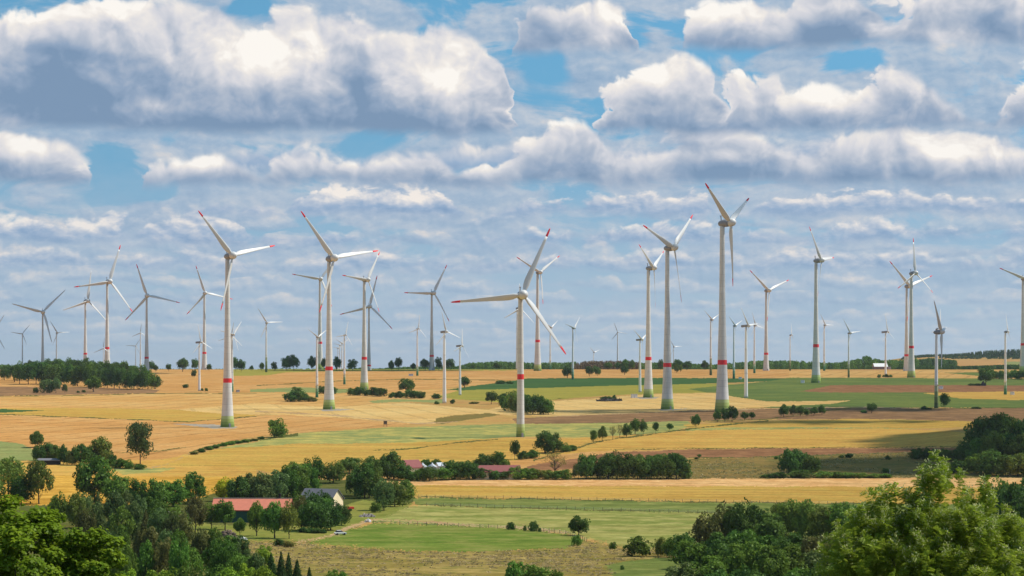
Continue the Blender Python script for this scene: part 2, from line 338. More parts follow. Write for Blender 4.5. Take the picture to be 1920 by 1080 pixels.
# field outlines (photo pixels, later ones lie over earlier ones)
POLY = [
 ('plateau', [(L_,640),(R_,640),(R_,1200),(L_,1200)]),
 ('orange_wheat_field', [(L_,690),(1520,690),(1520,712),(960,716),(830,728),(640,742),(480,746),(300,744),(L_,748)]),
 ('olive_field', [(437,690),(1000,690),(960,694.5),(640,696),(537,698),(500,704),(437,705)]),
 ('fallow_field', [(L_,722),(150,726),(300,731),(288,738),(120,742),(L_,746)]),
 ('ripe_wheat_field', [(L_,747),(240,738),(480,736),(700,738),(840,728),(960,738),(900,745),(830,744),(760,757),(620,768),(480,778),(480,782),(380,790),(0,776),(L_,772)]),
 ('light_green_field', [(470,730),(560,726),(640,729),(680,731),(640,737),(470,735)]),
 ('olive_barley_field', [(L_,766),(100,765),(240,766),(470,772),(480,780),(355,791),(0,777),(L_,774)]),
 ('dark_green_field', [(L_,767),(0,767),(84,769.5),(40,772),(0,774),(L_,775)]),
 ('orange_wheat_field', [(L_,774),(0,776.5),(355,791),(480,780),(530,778),(640,783),(770,795),(720,801),(600,808),(540,813),(480,818),(400,836),(350,850),(320,862),(260,868),(0,870),(L_,870)]),
 ('pale_wheat_field', [(330,768),(480,756),(620,764),(760,755),(930,770),(850,790),(815,795),(770,794),(640,783),(530,778),(420,776)]),
 ('light_green_field', [(690,752),(740,748),(800,750),(830,748),(835,756),(760,753),(700,756)]),
 ('rough_slope', [(813,794),(818,784),(850,779),(900,776),(940,770),(960,774),(900,784),(850,791),(830,795)]),
 ('light_green_field', [(L_,826),(0,828),(42,832),(62,842),(72,864),(0,866),(L_,866)]),
 ('gold_barley_field', [(L_,866),(72,865),(300,862),(355,851),(372,858),(480,880),(480,896),(L_,896)]),
 ('soft_green_field', [(210,877),(330,878),(300,886),(230,889)]),
 ('amber_barley_field', [(L_,893),(105,892),(480,894.5),(560,898),(560,952),(L_,952)]),
 ('olive_barley_field', [(300,872),(345,858),(430,836),(490,833),(720,831),(860,825),(960,820),(985,823),(1045,842),(960,866),(905,872),(640,882),(560,900),(480,880),(420,874)]),
 ('soft_green_field', [(400,842),(480,829),(515,816),(600,810),(720,802),(960,794.5),(1100,792),(1290,789),(1300,799),(1230,815),(1110,820),(960,819),(860,826),(720,831),(560,832)]),
 ('dark_green_field', [(835,731),(900,722),(960,714),(990,709.5),(1180,708.5),(1360,709),(1470,709.5),(1500,711),(1440,715),(1300,720),(1100,725),(960,729),(870,732)]),
 ('olive_field', [(860,732),(960,729),(1100,724.5),(1240,721),(1345,719),(1400,722),(1345,736),(1230,738),(1130,742),(1060,748),(960,756),(860,749),(820,744)]),
 ('green_field', [(1290,729),(1440,715),(1480,708),(1500,707.5),(1640,708),(1900,710),(R_,712),(R_,764),(1700,764),(1440,765),(1390,757),(1360,743)]),
 ('ploughed_field', [(1500,734),(1560,722),(1700,722),(R_,723),(R_,735),(1800,735.5),(1560,736)]),
 ('gold_barley_field', [(1730,737),(1780,735.5),(1900,734),(R_,733),(R_,749),(1900,750),(1800,747)]),
 ('ripe_wheat_field', [(1480,694),(R_,694),(R_,711),(1640,708.5),(1480,708)]),
 ('green_field', [(1770,699),(1830,698),(R_,697),(R_,712),(1850,706)]),
 ('pale_wheat_field', [(900,772),(960,757),(1100,748),(1230,738.5),(1340,736),(1370,743),(1440,753),(1596,751),(1560,757),(1440,763),(1380,766),(1300,769),(1200,773),(1060,780),(950,779)]),
 ('fallow_field', [(960,785),(1060,780),(1200,773.5),(1300,769),(1400,766),(1600,764.5),(R_,764),(R_,806),(1830,802),(1690,786),(1440,786),(1300,789),(1150,793),(970,795)]),
 ('olive_barley_field', [(1280,796),(1440,790),(1600,785),(1830,790),(1830,800),(1760,803),(1440,804),(1300,805)]),
 ('soft_green_field', [(1260,807),(1330,802),(1500,801),(1730,803),(1600,806),(1330,808)]),
 ('gold_barley_field', [(965,824),(1110,820),(1200,814),(1320,806),(1440,805),(1640,803),(1780,808),(1820,814),(1820,838),(1440,840),(1160,845),(1000,856),(940,862)]),
 ('orange_wheat_field', [(1000,857),(1100,847),(1300,842.5),(1440,841),(1820,838),(1760,850),(1440,857),(1290,859),(1150,868),(1060,880),(940,890),(930,870)]),
 ('ploughed_field', [(1000,872),(1150,848),(1300,842.5),(1440,841),(1830,840),(1760,850),(1440,857),(1290,859),(1150,868),(1060,880),(950,890)]),
 ('rough_slope', [(1270,862),(1440,856),(1700,848),(1920,852),(R_,852),(R_,899),(1280,899),(1100,899),(1150,872)]),
 ('stubble_field', [(690,903),(960,898.5),(1440,897),(R_,895),(R_,915),(1440,912.5),(1000,912),(770,911)]),
 ('olive_barley_field', [(760,910),(1000,911),(1440,912),(R_,914),(R_,946),(1440,943),(1200,939),(960,935),(780,933)]),
 ('wood_floor', [(L_,950),(330,945),(480,905),(560,898),(690,902),(780,933),(760,960),(700,975),(590,1020),(480,1016),(410,1020),(470,1040),(560,1070),(600,1200),(L_,1200)]),
 ('meadow', [(772,934),(960,936),(1200,940),(1440,944),(R_,947),(R_,1200),(1340,1200),(1290,1060),(1310,966),(960,953),(780,948)]),
 ('pasture', [(690,976),(760,952),(800,949),(960,953),(1200,960),(1420,966),(1440,1010),(1330,1016),(1200,1034),(1110,1014),(1070,998),(900,988),(700,980)]),
 ('grass_yard', [(330,968),(400,985),(480,985),(560,985),(600,960),(680,938),(780,945),(700,975),(590,1018),(480,1016),(400,1005),(330,1000)]),
 ('paddock', [(585,1020),(650,994),(702,982),(900,988),(1000,993),(1070,1003),(1095,1015),(1060,1028),(960,1030),(880,1035),(780,1036),(660,1027)]),
 ('dry_grassland', [(400,1012),(300,1004),(480,1017),(585,1021),(660,1028),(780,1036.5),(880,1035.5),(960,1030.5),(1060,1028.5),(1095,1015),(1200,1034),(1330,1016),(1340,1200),(560,1200),(520,1060),(430,1030)]),
 ('meadow', [(1130,1062),(1180,1050),(1230,1046),(1340,1040),(1340,1200),(1280,1200),(1200,1110)]),
 ('gravel_pad', [(322,794.5),(400,796),(446,800),(440,803.5),(400,803),(360,799)]),
 ('gravel_pad', [(1192,745.5),(1215,743),(1236,744.5),(1230,747),(1200,748)]),
 ('gravel_pad', [(600,768),(617,766.5),(665,767),(640,770),(605,770.5)]),
 ('gravel_pad', [(1232,768),(1250,766.8),(1290,766),(1270,769),(1240,770)]),
 ('distant_field', [(1560,690),(1640,686.5),(1700,688),(1700,695),(1560,695)]),
 ('light_green_field', [(1700,678),(1790,676),(1790,688),(1700,690)]),
 ('distant_field', [(1785,676),(1830,675),(1930,676),(R_,676),(R_,690),(1785,690)]),
 ('light_green_field', [(1880,678),(R_,676),(R_,690),(1895,690)]),
]
# narrow strips: (kind, half width in px, points)
STRIP = [
 ('grass_verge', 1.0, [(L_,775),(0,776.5),(355,791),(480,780)]),
 ('dirt_track', 1.4, [(478,771),(620,778),(700,786),(780,794),(860,791)]),
 ('grass_verge', 3.2, [(355,849),(375,842),(430,831),(490,824),(560,814)]),
 ('grass_verge', 1.2, [(700,845),(760,842),(860,830),(935,823)]),
 ('grass_verge', 1.4, [(1000,864),(1060,846),(1110,831),(1160,822),(1230,813),(1310,802),(1440,789)]),
 ('dirt_track', 0.9, [(1005,782),(1200,774),(1380,768),(1600,763),(1750,766)]),
 ('grass_verge', 1.3, [(782,932),(960,935),(1200,939),(1440,943),(1700,945)]),
 ('grass_verge', 1.3, [(790,947),(960,951.5),(1200,958),(1340,962)]),
 ('dirt_track', 2.6, [(560,1020),(600,1010),(650,990),(700,975),(760,977),(900,984),(1000,988),(1070,998)]),
 ('grass_verge', 1.0, [(700,980),(900,987),(1000,992),(1070,1003)]),
 ('grass_verge', 0.9, [(1290,859),(1440,856.5),(1700,848)]),
 ('grass_verge', 0.7, [(1145,842.5),(1300,841),(1440,840),(1820,837.5)]),
 ('grass_verge', 0.8, [(L_,745),(120,742),(290,738),(480,737)]),
 ('grass_verge', 0.8, [(480,723),(640,714),(760,711),(960,713)]),
 ('dirt_track', 1.2, [(275,877),(310,872),(355,852)]),
 ('grass_verge', 0.8, [(1440,786),(1300,790),(1600,764)]),
 ('grass_verge', 0.8, [(200,851),(300,845),(350,838)]),
 ('grass_verge', 0.9, [(1720,766),(1831,765),(R_,762)]),
]
def inside(px, py, poly):
    r = np.zeros(px.shape, bool); n = len(poly)
    for i in range(n):
        (x0, y0), (x1, y1) = poly[i], poly[(i+1) % n]
        c = ((y0 > py) != (y1 > py))
        with np.errstate(divide='ignore', invalid='ignore'):
            xi = (x1-x0)*(py-y0)/(y1-y0+1e-12)+x0
        r ^= c & (px < xi)
    return r
def build_ground():
    pxs = np.concatenate([np.linspace(-3200, -300, 30), np.arange(-260, 2181, 3.0), np.linspace(2220, 5100, 30)])
    # distances: about 0.8 photo rows apart where the ground is seen
    yy = np.arange(1100, 690, -0.75)
    base = CAMZ-np.interp(_ld, _ld, _zl)
    yl = Y0+(CAMZ-_zl)*F/np.maximum(_ld, 1)
    i0 = np.argmax((_ld > 480) & (yl < 1100)); i1 = np.argmin(np.where(_ld < 3600, yl, 1e9))
    Dvis = np.interp(-yy, -yl[i0:i1+1], _ld[i0:i1+1])
    Ds = np.unique(np.round(np.concatenate([np.linspace(4, Dvis.min()-2, 70), Dvis, np.linspace(3260, 7500, 220), np.geomspace(7800, 58000, 40)]), 3))
    PX, DD = np.meshgrid(pxs, Ds)
    X = (PX-960)/F*DD; Z = ground_z(X, DD)
    nr, nc = PX.shape
    co = np.stack([X, DD, Z], -1).reshape(-1, 3).astype(np.float32)
    idx = np.arange(nr*nc).reshape(nr, nc)
    faces = np.stack([idx[:-1, :-1], idx[:-1, 1:], idx[1:, 1:], idx[1:, :-1]], -1).reshape(-1, 4)
    cX = (X[:-1, :-1]+X[1:, 1:])/2; cD = (DD[:-1, :-1]+DD[1:, 1:])/2; cZ = (Z[:-1, :-1]+Z[1:, 1:])/2
    cpx = 960+F*cX/cD; cpy = Y0+(CAMZ-cZ)*F/cD
    # slightly uneven field edges
    rg = np.random.default_rng(3)
    wob = 0.45*np.sin(cX/7.0)+0.4*np.sin(cX/2.9+cD/11.0)+rg.normal(0, .35, cX.shape)
    near = sstep(cpy, 925, 990)*(0.6+0.4*np.sin(cX/23.0+cD/40.0))
    wob = wob+near*(rg.normal(0, 2.2, cX.shape)+3.0*np.sin(cX/13.0+cD/19.0))
    cpx = cpx+near*(rg.normal(0, 3.0, cX.shape)+6.0*np.sin(cD/17.0+cX/31.0))
    cpyw = cpy+wob*np.clip((cpy-700)/160, 0.15, 1.2)
    fid = np.zeros(cpx.shape, np.int32)
    hidden = (cD > 3300) & (cpx < 1540)
    for nm, pts in POLY:
        fid[inside(cpx, cpyw, pts)] = FNAMES.index(nm)
    for nm, w, pts in STRIP:
        yl_ = np.interp(cpx, [p[0] for p in sorted(pts)], [p[1] for p in sorted(pts)])
        xs = [p[0] for p in pts]
        ww = w*(0.7+0.3*np.sin(cX/5.3))
        fid[(np.abs(cpyw-yl_) < ww) & (cpx > min(xs)) & (cpx < max(xs)) & (cD < 3300)] = FNAMES.index(nm)
    fid[hidden] = FNAMES.index('plateau')
    fid[cD < 480] = FNAMES.index('wood_floor')
    fid[(cD > 6100)] = FNAMES.index('plateau')
    # everything that is not a field of its own remains the one ground sheet; each kind of field is a piece of the same sheet
    flat = fid.ravel()
    for k, nm in enumerate(FNAMES):
        sel = np.where(flat == k)[0]
        if not len(sel): continue
        f = faces[sel]; u, inv = np.unique(f, return_inverse=True)
        me = mesh(nm, co[u], inv.reshape(-1, 4), [FM[nm]], smooth=True)
        o = obj('ground' if nm == 'plateau' else nm, me)
        tag(o, kind='structure')
build_ground()
# ------------------------------------------------------------------ wind turbines
def paint_mat(name, col, rough=0.45, noise_amt=0.06, streak=0.0, joints=0):
    m = bpy.data.materials.new(name); m.use_nodes = True; T = NT(m.node_tree); T.n.clear()
    tcn = T.node('ShaderNodeTexCoord'); g = T.node('ShaderNodeNewGeometry')
    mp = T.node('ShaderNodeMapping'); T.put(mp.inputs[0], g.outputs['Position']); mp.inputs['Scale'].default_value = (.9, .9, .12)
    n = T.noise(mp.outputs[0], 1.0, 5.0, 0.6)
    k = T.lin(n, 0.3, 0.7, 1.0-noise_amt-streak, 1.0+noise_amt*0.4)
    if joints:                                    # ring joints between the tower segments
        oz = T.sep(tcn.outputs['Object'])[2]
        fr = T.m('FRACT', T.m('MULTIPLY', oz, joints)); seg_ = T.m('FLOOR', T.m('MULTIPLY', oz, joints))
        wn_ = T.node('ShaderNodeTexWhiteNoise', noise_dimensions='1D'); T.put(wn_.inputs[1], seg_)
        k = T.m('MULTIPLY', k, T.m('MULTIPLY_ADD', T.m('LESS_THAN', fr, .07), -.16, T.m('MULTIPLY_ADD', wn_.outputs[0], .07, .95)))
    cm = T.node('ShaderNodeVectorMath', operation='SCALE'); cm.inputs[0].default_value = col; T.put(cm.inputs[3], k)
    b = T.node('ShaderNodeBsdfPrincipled'); T.put(b.inputs['Base Color'], cm.outputs[0]); b.inputs['Roughness'].default_value = rough
    b.inputs['Specular IOR Level'].default_value = 0.3
    o = T.node('ShaderNodeOutputMaterial'); T.l.new(b.outputs[0], o.inputs[0])
    return m
M_CONC = paint_mat('light_grey_concrete', (.66, .64, .59), .7, .10, .04, 30)
M_STEEL = paint_mat('white_steel', (.76, .76, .73), .5, .05, 0, 3)
M_BLADE = paint_mat('white_blade', (.60, .60, .58), .4, .04)
M_NAC = paint_mat('grey_nacelle', (.24, .24, .255), .5, .08)
M_RED = paint_mat('signal_red', (.74, .030, .035), .5, .06)
M_GREENS = [paint_mat('green_ring_%s' % s, c, .7, .10) for s, c in (('dark', (.15,.22,.04)), ('mid', (.25,.33,.07)), ('pale', (.36,.44,.12)), ('palest', (.46,.53,.21)))]
M_DGREENS = [paint_mat('deep_green_ring_%s' % s, c, .6, .08) for s, c in (('dark', (.03,.14,.06)), ('mid', (.07,.22,.10)), ('pale', (.20,.34,.18)), ('palest', (.42,.50,.36)))]
M_SGREENS = [paint_mat('olive_ring_%s' % s, c, .6, .08) for s, c in (('dark', (.07,.10,.03)), ('mid', (.13,.17,.05)), ('pale', (.22,.26,.10)), ('palest', (.38,.41,.24)))]

def lathe(name, prof, seg, mats, mat_of=None, cap=True):
    """prof: list of (radius, z) from bottom to top"""
    v = []; f = []; mi = []
    for r, z in prof:
        for i in range(seg):
            a = 2*math.pi*i/seg; v.append((r*math.cos(a), r*math.sin(a), z))
    for j in range(len(prof)-1):
        for i in range(seg):
            i2 = (i+1) % seg; f.append((j*seg+i, j*seg+i2, (j+1)*seg+i2, (j+1)*seg+i)); mi.append(mat_of(j) if mat_of else 0)
    if cap:
        f.append(tuple(range((len(prof)-1)*seg, len(prof)*seg))); mi.append(mi[-1])
        f.append(tuple(reversed(range(seg)))); mi.append(mi[0])
    me = mesh(name, v, f, mats, mi); me.polygons.foreach_set('use_smooth', [len(p.vertices) == 4 for p in me.polygons])
    return me
# unit towers: height 1, radius relative to height. flare of the big concrete towers, plain taper of the small steel ones
RAD = {'L': ([0,.03,.066,.15,.27,.45,.65,.85,1], [.042,.0385,.0352,.0300,.0252,.0198,.0157,.0135,.0125]),
       'N': ([0,.094,.41,.7,1], [.0312,.0275,.0243,.0203,.0165]),
       'S': ([0,.05,.5,1], [.0255,.0235,.0175,.0125]),
       'W': ([0,.05,.5,1], [.0285,.0270,.0200,.0135])}
def rad(t, z): return float(np.interp(z, *RAD[t]))
def ring(t, z0, z1, n, grow=0.0): return [(rad(t, z)+grow, z) for z in np.linspace(z0, z1, n)]
UNIT = {}
def unit_tower(t, band, gtop, greens):
    key = (t, round(band, 3) if band else None, gtop, greens[0].name if greens else None)
    if key in UNIT: return UNIT[key]
    main = M_CONC if t in 'LN' else M_STEEL
    parts = []
    top = 1.0
    if band:
        bw = 0.026 if t == 'L' else 0.038
        parts.append(('tower_upper', None))
        # one tower mesh in two lengths so that the band sits between them, flush
        lo = ring(t, gtop if greens else 0.0, band-bw/2, 14); hi = ring(t, band+bw/2, top, 26)
        v = []; f = []; seg = 28
        for seq in (lo, hi):
            b0 = len(v)
            for r, z in seq:
                for i in range(seg): a = 2*math.pi*i/seg; v.append((r*math.cos(a), r*math.sin(a), z))
            for j in range(len(seq)-1):
                for i in range(seg): i2 = (i+1) % seg; f.append((b0+j*seg+i, b0+j*seg+i2, b0+(j+1)*seg+i2, b0+(j+1)*seg+i))
        f.append(tuple(range(len(v)-seg, len(v))))
        tower = mesh('tower', v, f, [main], smooth=True)
        bandm = lathe('red_band', ring(t, band-bw/2, band+bw/2, 3), seg, [M_RED], cap=False)
    else:
        tower = lathe('tower', ring(t, gtop if greens else 0.0, top, 30), 24, [main]); bandm = None
    gm = None
    if greens:
        zs = np.linspace(0, gtop, 9 if t in 'LN' else 9)
        gm = lathe('green_base', [(rad(t, z)+(0.0002), z) for z in zs], 28, greens, mat_of=lambda j: min(3, j//2), cap=False)
    UNIT[key] = (tower, bandm, gm)
    return UNIT[key]
def blade_mesh(name, r0, r1, mat, tip=False):
    st = np.linspace(r0, r1, 16 if not tip else 7); v = []; npt = 12
    for r in st:
        ch = np.interp(r, [0.0,.03,.06,.14,.22,.45,.75,.93,.985,1.0], [.036,.036,.050,.086,.090,.064,.040,.028,.018,.004])
        th = np.interp(r, [0.0,.03,.10,.22,.5,1.0], [1.0,1.0,.62,.30,.20,.14])*ch
        tw = math.radians(np.interp(r, [0,.06,.2,.5,1], [30,29,25,18,12])+3)
        off = np.interp(r, [0,.06,.2,.6,1], [0,.006,.018,.010,.002])          # trailing edge carries the extra chord
        for i in range(npt):
            a = 2*math.pi*i/npt
            cx = math.cos(a)*ch/2-off; ty = math.sin(a)*th/2*(1.0 if r < .06 else (0.55+0.45*math.cos(a)))
            v.append((cx*math.cos(tw)-ty*math.sin(tw), cx*math.sin(tw)+ty*math.cos(tw)-0.03*r*r, r))
    f = []; n = len(st)
    for j in range(n-1):
        for i in range(npt): i2 = (i+1) % npt; f.append((j*npt+i, j*npt+i2, (j+1)*npt+i2, (j+1)*npt+i))
    f.append(tuple(range((n-1)*npt, n*npt))); f.append(tuple(reversed(range(npt))))
    return mesh(name, v, f, [mat], smooth=True)
BL_MAIN = blade_mesh('blade', .028, .87, M_BLADE); BL_TIP = blade_mesh('blade_tip', .87, 1.0, M_RED, True)
BL_FULL = blade_mesh('blade', .028, 1.0, M_BLADE); BL_TIPW = None
def body(name, prof, seg, mat, squash=1.0):
    """body of revolution about the rotor axis (+Y is the wind side here), prof = (radius, y)"""
    v = []; f = []
    for r, y in prof:
        for i in range(seg): a = 2*math.pi*i/seg; v.append((r*math.cos(a), y, r*math.sin(a)*squash))
    for j in range(len(prof)-1):
        for i in range(seg): i2 = (i+1) % seg; f.append((j*seg+i, (j+1)*seg+i, (j+1)*seg+i2, j*seg+i2))
    f.append(tuple(range(seg))); f.append(tuple(reversed(range((len(prof)-1)*seg, len(prof)*seg))))
    return mesh(name, v, f, [mat], smooth=True)
# egg shaped nacelle behind the rotor, rounded spinner with three blade sockets in front (unit: rotor radius)
NAC_EGG = body('nacelle', [(.006,-.215),(.034,-.20),(.052,-.17),(.064,-.12),(.068,-.07),(.064,-.035)], 20, M_NAC, .92)
def with_vane(me):
    return me
NAC_BOX = None
def box_verts(x0, x1, y0, y1, z0, z1, b=0.0):
    v = []
    for z, s in ((z0, b), (z0+b, 0), (z1-b, 0), (z1, b)):
        for x, y in ((x0, y0), (x1, y0), (x1, y1), (x0, y1)):
            v.append((x+(s if x == x0 else -s), y+(s if y == y0 else -s), z))
    f = [(3, 2, 1, 0), (12, 13, 14, 15)]
    for j in range(3):
        for i in range(4): i2 = (i+1) % 4; f.append((j*4+i, j*4+i2, (j+1)*4+i2, (j+1)*4+i))
    return v, f
_v, _f = box_verts(-.055, .055, -.36, -.03, -.045, .060, .012); NAC_BOX = mesh('nacelle', _v, _f, [M_NAC])
def hub_mesh():
    prof = [(.060,-.035),(.066,.0),(.062,.03),(.050,.055),(.030,.074),(.008,.084)]
    v = []; f = []; seg = 20
    for r, y in prof:
        for i in range(seg): a = 2*math.pi*i/seg; v.append((r*math.cos(a), y, r*math.sin(a)))
    for j in range(len(prof)-1):
        for i in range(seg): i2 = (i+1) % seg; f.append((j*seg+i, (j+1)*seg+i, (j+1)*seg+i2, j*seg+i2))
    f.append(tuple(range(seg))); f.append(tuple(reversed(range((len(prof)-1)*seg, len(prof)*seg))))
    return mesh('rotor_hub', v, f, [M_BLADE], smooth=True)
HUB = hub_mesh()
def vane_mesh():
    v, f = box_verts(-.004, .004, -.165, -.150, .05, .115, .001)
    v2, f2 = box_verts(-.012, .012, -.172, -.146, .1155, .124, .002)
    return mesh('wind_sensor', list(v)+list(v2), list(f)+[tuple(i+len(v) for i in q) for q in f2], [M_NAC])
VANE = vane_mesh()
TILT = math.radians(5)
def axes(psi):
    n = Vector((math.cos(TILT)*math.sin(psi), -math.cos(TILT)*math.cos(psi), math.sin(TILT)))
    r = Vector((math.cos(psi), math.sin(psi), 0)); u = r.cross(n); u = -u if u.z < 0 else u
    return n, r, u
def fit_rotor(hub, tips, prior):
    """rotor radius (photo px), yaw and phase from the blade tips seen"""
    import itertools
    best = None
    T = [(tx-hub[0], -(ty-hub[1])) for tx, ty in tips]
    for pd in range(-70, 71, 4):
        psi = math.radians(pd); n, r, u = axes(psi)
        for th0 in range(0, 120, 3):
            B = []
            for k in range(3):
                a = math.radians(th0+120*k); d = r*math.cos(a)+u*math.sin(a); B.append((d.x, d.z))
            for perm in itertools.permutations(range(3), len(T)):
                num = sum(B[p][0]*t[0]+B[p][1]*t[1] for p, t in zip(perm, T)); den = sum(B[p][0]**2+B[p][1]**2 for p in perm)
                R = num/den
                if R <= 0: continue
                e = sum((B[p][0]*R-t[0])**2+(B[p][1]*R-t[1])**2 for p, t in zip(perm, T))/(R*R)
                e += 0.00001*(pd-prior)**2
                if best is None or e < best[0]: best = (e, R, psi, math.radians(th0))
    return best
TURB = []
def turbine(label, group, t, hub, tips, base, band=None, green=None, D=None, redtips=True, prior=38, R=None, wd=None, pitch=0.0):
    gx, gy, gz = hit(*base) if D is None else at(base[0], D)
    gx = (base[0]-960)/F*gy
    s = gy/F
    e, Rp, psi, th0 = fit_rotor(hub, tips, prior)
    if R: Rp = R
    Rm = Rp*s
    n, r, u = axes(psi)
    hc = Vector(((hub[0]-960)*s, gy, CAMZ+(Y0-hub[1])*s))
    over = 0.145 if t in 'LN' else 0.14
    # the tower stands behind the hub by the overhang
    H = hc.z-gz-0.03*Rm
    tx = Vector((gx, gy, 0))
    root = empty('wind_turbine', (gx, gy, gz-0.15))
    tag(root, label, 'wind turbine', group)
    bandf = None if band is None else (CAMZ+(Y0-band)*s-gz)/H
    greens = {'L': M_GREENS, 'D': M_DGREENS, 'O': M_SGREENS}.get(green)
    gtop = {'L': .066 if t == 'L' else .094, 'D': .20, 'O': .30}.get(green, 0)
    tm, bm, gm = unit_tower(t, bandf, gtop, greens)
    w = 1.0 if wd is None else wd
    for nm, me in (('tower', tm), ('red_band', bm), ('green_base', gm)):
        if me is None: continue
        o = obj(nm, me, root); o.scale = (H*w, H*w, H)
    if t in 'LN':
        rb = rad(t, .012)*H; dv, df = box_verts(-.65, .65, -.12, .12, .15, 2.6, .03)
        dr = obj('door', mesh('door', dv, df, [M_NAC]), root); dr.location = (rb*.45, -rb*.893-.05, 0); dr.rotation_euler = (0, 0, math.radians(27))
    hubpos = Vector((n.x*over*Rm, n.y*over*Rm, H+0.03*Rm+n.z*over*Rm*0.3))
    basis = Matrix((r, n, u)).transposed().to_4x4()          # x right, y wind side, z up in the rotor plane
    def put(nm, me, parent, mat): o = obj(nm, me, parent); o.matrix_local = mat; return o
    S = Matrix.Scale(Rm, 4)
    M0 = Matrix.Translation(hubpos) @ basis @ S
    nac = put('nacelle', NAC_BOX if t == 'W' else NAC_EGG, root, M0)
    if t in 'LN': put('wind_sensor', VANE, nac, Matrix.Identity(4))
    put('rotor_hub', HUB, root, M0)
    for k in range(3):
        a = th0+2*math.pi*k/3
        Rb = Matrix.Rotation(-(a-math.pi/2), 4, 'Y')
        # local blade +Z must point along r*cos(a)+u*sin(a)
        d = Vector((math.cos(a), 0, math.sin(a)))
        if (Rb @ Vector((0, 0, 1))-d).length > 1e-3: Rb = Matrix.Rotation((a-math.pi/2), 4, 'Y')
        b = put('blade', BL_MAIN if redtips else BL_FULL, root, M0 @ Rb @ Matrix.Rotation(math.radians(pitch), 4, 'Z'))
        if redtips: put('blade_tip', BL_TIP, b, Matrix.Identity(4))
    TURB.append((label, hub, base, gy, H, Rm, math.degrees(psi), e))
    return root
GL = 'tall turbines with red blade tips'; GS = 'small white turbines'; GD = 'tall turbines standing in cloud shadow'
z1 = lambda x, y: (x/4, 340+y/4); z2 = lambda x, y: (480+x/4, 380+y/4); z3 = lambda x, y: (960+x/4, 380+y/4); z4 = lambda x, y: (1440+x/4, 380+y/4)
z5 = lambda x, y: (x/4, 580+y/4); z6 = lambda x, y: (480+x/4, 580+y/4); z7 = lambda x, y: (960+x/4, 580+y/4); z8 = lambda x, y: (1440+x/4, 580+y/4)
# large ones
turbine('tall turbine facing us squarely with one blade level left, on the olive field', GL, 'N', z3(70,692), [z2(1460,740), z3(280,185), z7(390,345)], z7(64,957), 706, 'L', prior=8)
turbine('tall turbine with wide green base standing on the orange field left of a hedge strip', GL, 'L', z1(1712,557), [z1(1507,218), z2(100,322), z1(1673,970)], z5(1706,882), 713, 'L')
turbine('tall turbine rising from pale wheat, round bush just left of its green base', GL, 'L', z2(548,416), [z2(340,62), z2(887,365), z2(483,825)], z6(548,750), 690.5, 'L')
turbine('tallest grey turbine with dark upper blade, small trees around its green base', GL, 'L', z3(1592,150), [(1311.5,349.5), (1407.5,365), z3(1655,637)], z7(1577,767), 679, 'L', pitch=34)
turbine('tall turbine on pale wheat with both upper blades spread, second from the tallest grey one', GL, 'L', z3(1176,336), [z3(945,180), z3(1362,80), z3(1270,745)], z7(1165,749), 684, 'L')
turbine('tall turbine on the olive field beside a small white box and dark mound', GL, 'L', z3(1026,488), [z3(915,325), z3(1118,360), z3(1075,800)], z7(1023,661), 672, 'L')
turbine('tall turbine with green base on the bright green field, small white box to its left', GL, 'L', z4(364,432), [z4(260,190), z4(510,400), z4(348,710)], z8(360,551), 648, 'L')
turbine('tall turbine with one blade straight up, its tower overlapping a paler twin tower behind', GL, 'L', z4(1075,528), [z4(1067,265), z4(922,655), z4(1245,670)], z8(1075,512), 650.5, 'L')
turbine('tall turbine half hidden behind the twin whose blade points straight up', GL, 'L', z4(1042,625), [z4(885,435), z4(1255,553), z4(1030,890)], z8(1040,461), 666, None)
turbine('tall turbine with green base in a long dark bush row, blades left and upper right', GL, 'L', z2(827,578), [z2(655,545), z2(905,360), z2(905,825)], z6(812,601), 671.5, 'L')
turbine('tall turbine behind the horizon trees, partly covered by the tower over pale wheat', GL, 'L', z2(474,572), [z2(265,537), z2(566,455)], z6(480,452), 642.5, 'L', prior=50, R=56)
turbine('grey tall turbine on the crest by tree clumps, blade pointing level left', GD, 'L', z2(1316,678), [z2(1102,675), z2(1420,470), z2(1433,897)], z6(1318,456), 667, None)
turbine('dark bluish turbine just behind a sunlit tower, blade slanting down right', GD, 'L', z2(841,778), [z2(903,545), z2(615,835), z2(1008,940)], z6(847,456), 685, None)
turbine('tall turbine with pale green base on the wheat crest before the purple wood', GL, 'L', z3(190,522), [z3(15,405), z3(340,402), z3(225,765)], z7(192,461), 639, 'L')
turbine('tall turbine on the crest, blades spread in a wide V above dark tree line', GL, 'L', z3(1906,658), [z3(1770,498), z4(172,578), (1437,601)], z7(1906,459), 663, None)
turbine('tall turbine cut by the photo edge, long blade reaching left', GL, 'L', z4(1918,570), [z4(1722,505), (1948,492)], z8(1912,471), 645.5, 'L', R=62)
turbine('tall turbine behind the round wood, sunlit with red tips and blade straight above', GL, 'L', z1(808,752), [z1(875,475), z1(585,802), z1(975,990)], (201,697), 652.5, None, D=3190)
turbine('dark slate turbine at the right end of the round wood, unlit', GD, 'L', z1(1095,858), [z1(1010,628), z1(1338,902), z1(937,1042)], (275,699), 670.5, None)
turbine('dark slate turbine above the round wood with blades in a flat V', GD, 'L', z1(318,980), [z1(88,932), z1(482,815), z5(388,245)], (80,697), None, None, redtips=False)
turbine('white turbine with red band and plain white blades behind the round wood', GL, 'L', z1(645,897), [z1(675,660), z1(508,968), z1(785,1055)], (160,697), 663, None, redtips=False, D=3190)
turbine('slim tall turbine with red tips between crest trees, one thin blade down left', GL, 'L', z1(1523,838), [z1(1455,640), z1(1730,880), z1(1398,1003)], z5(1533,466), 661.5, None, D=3190)
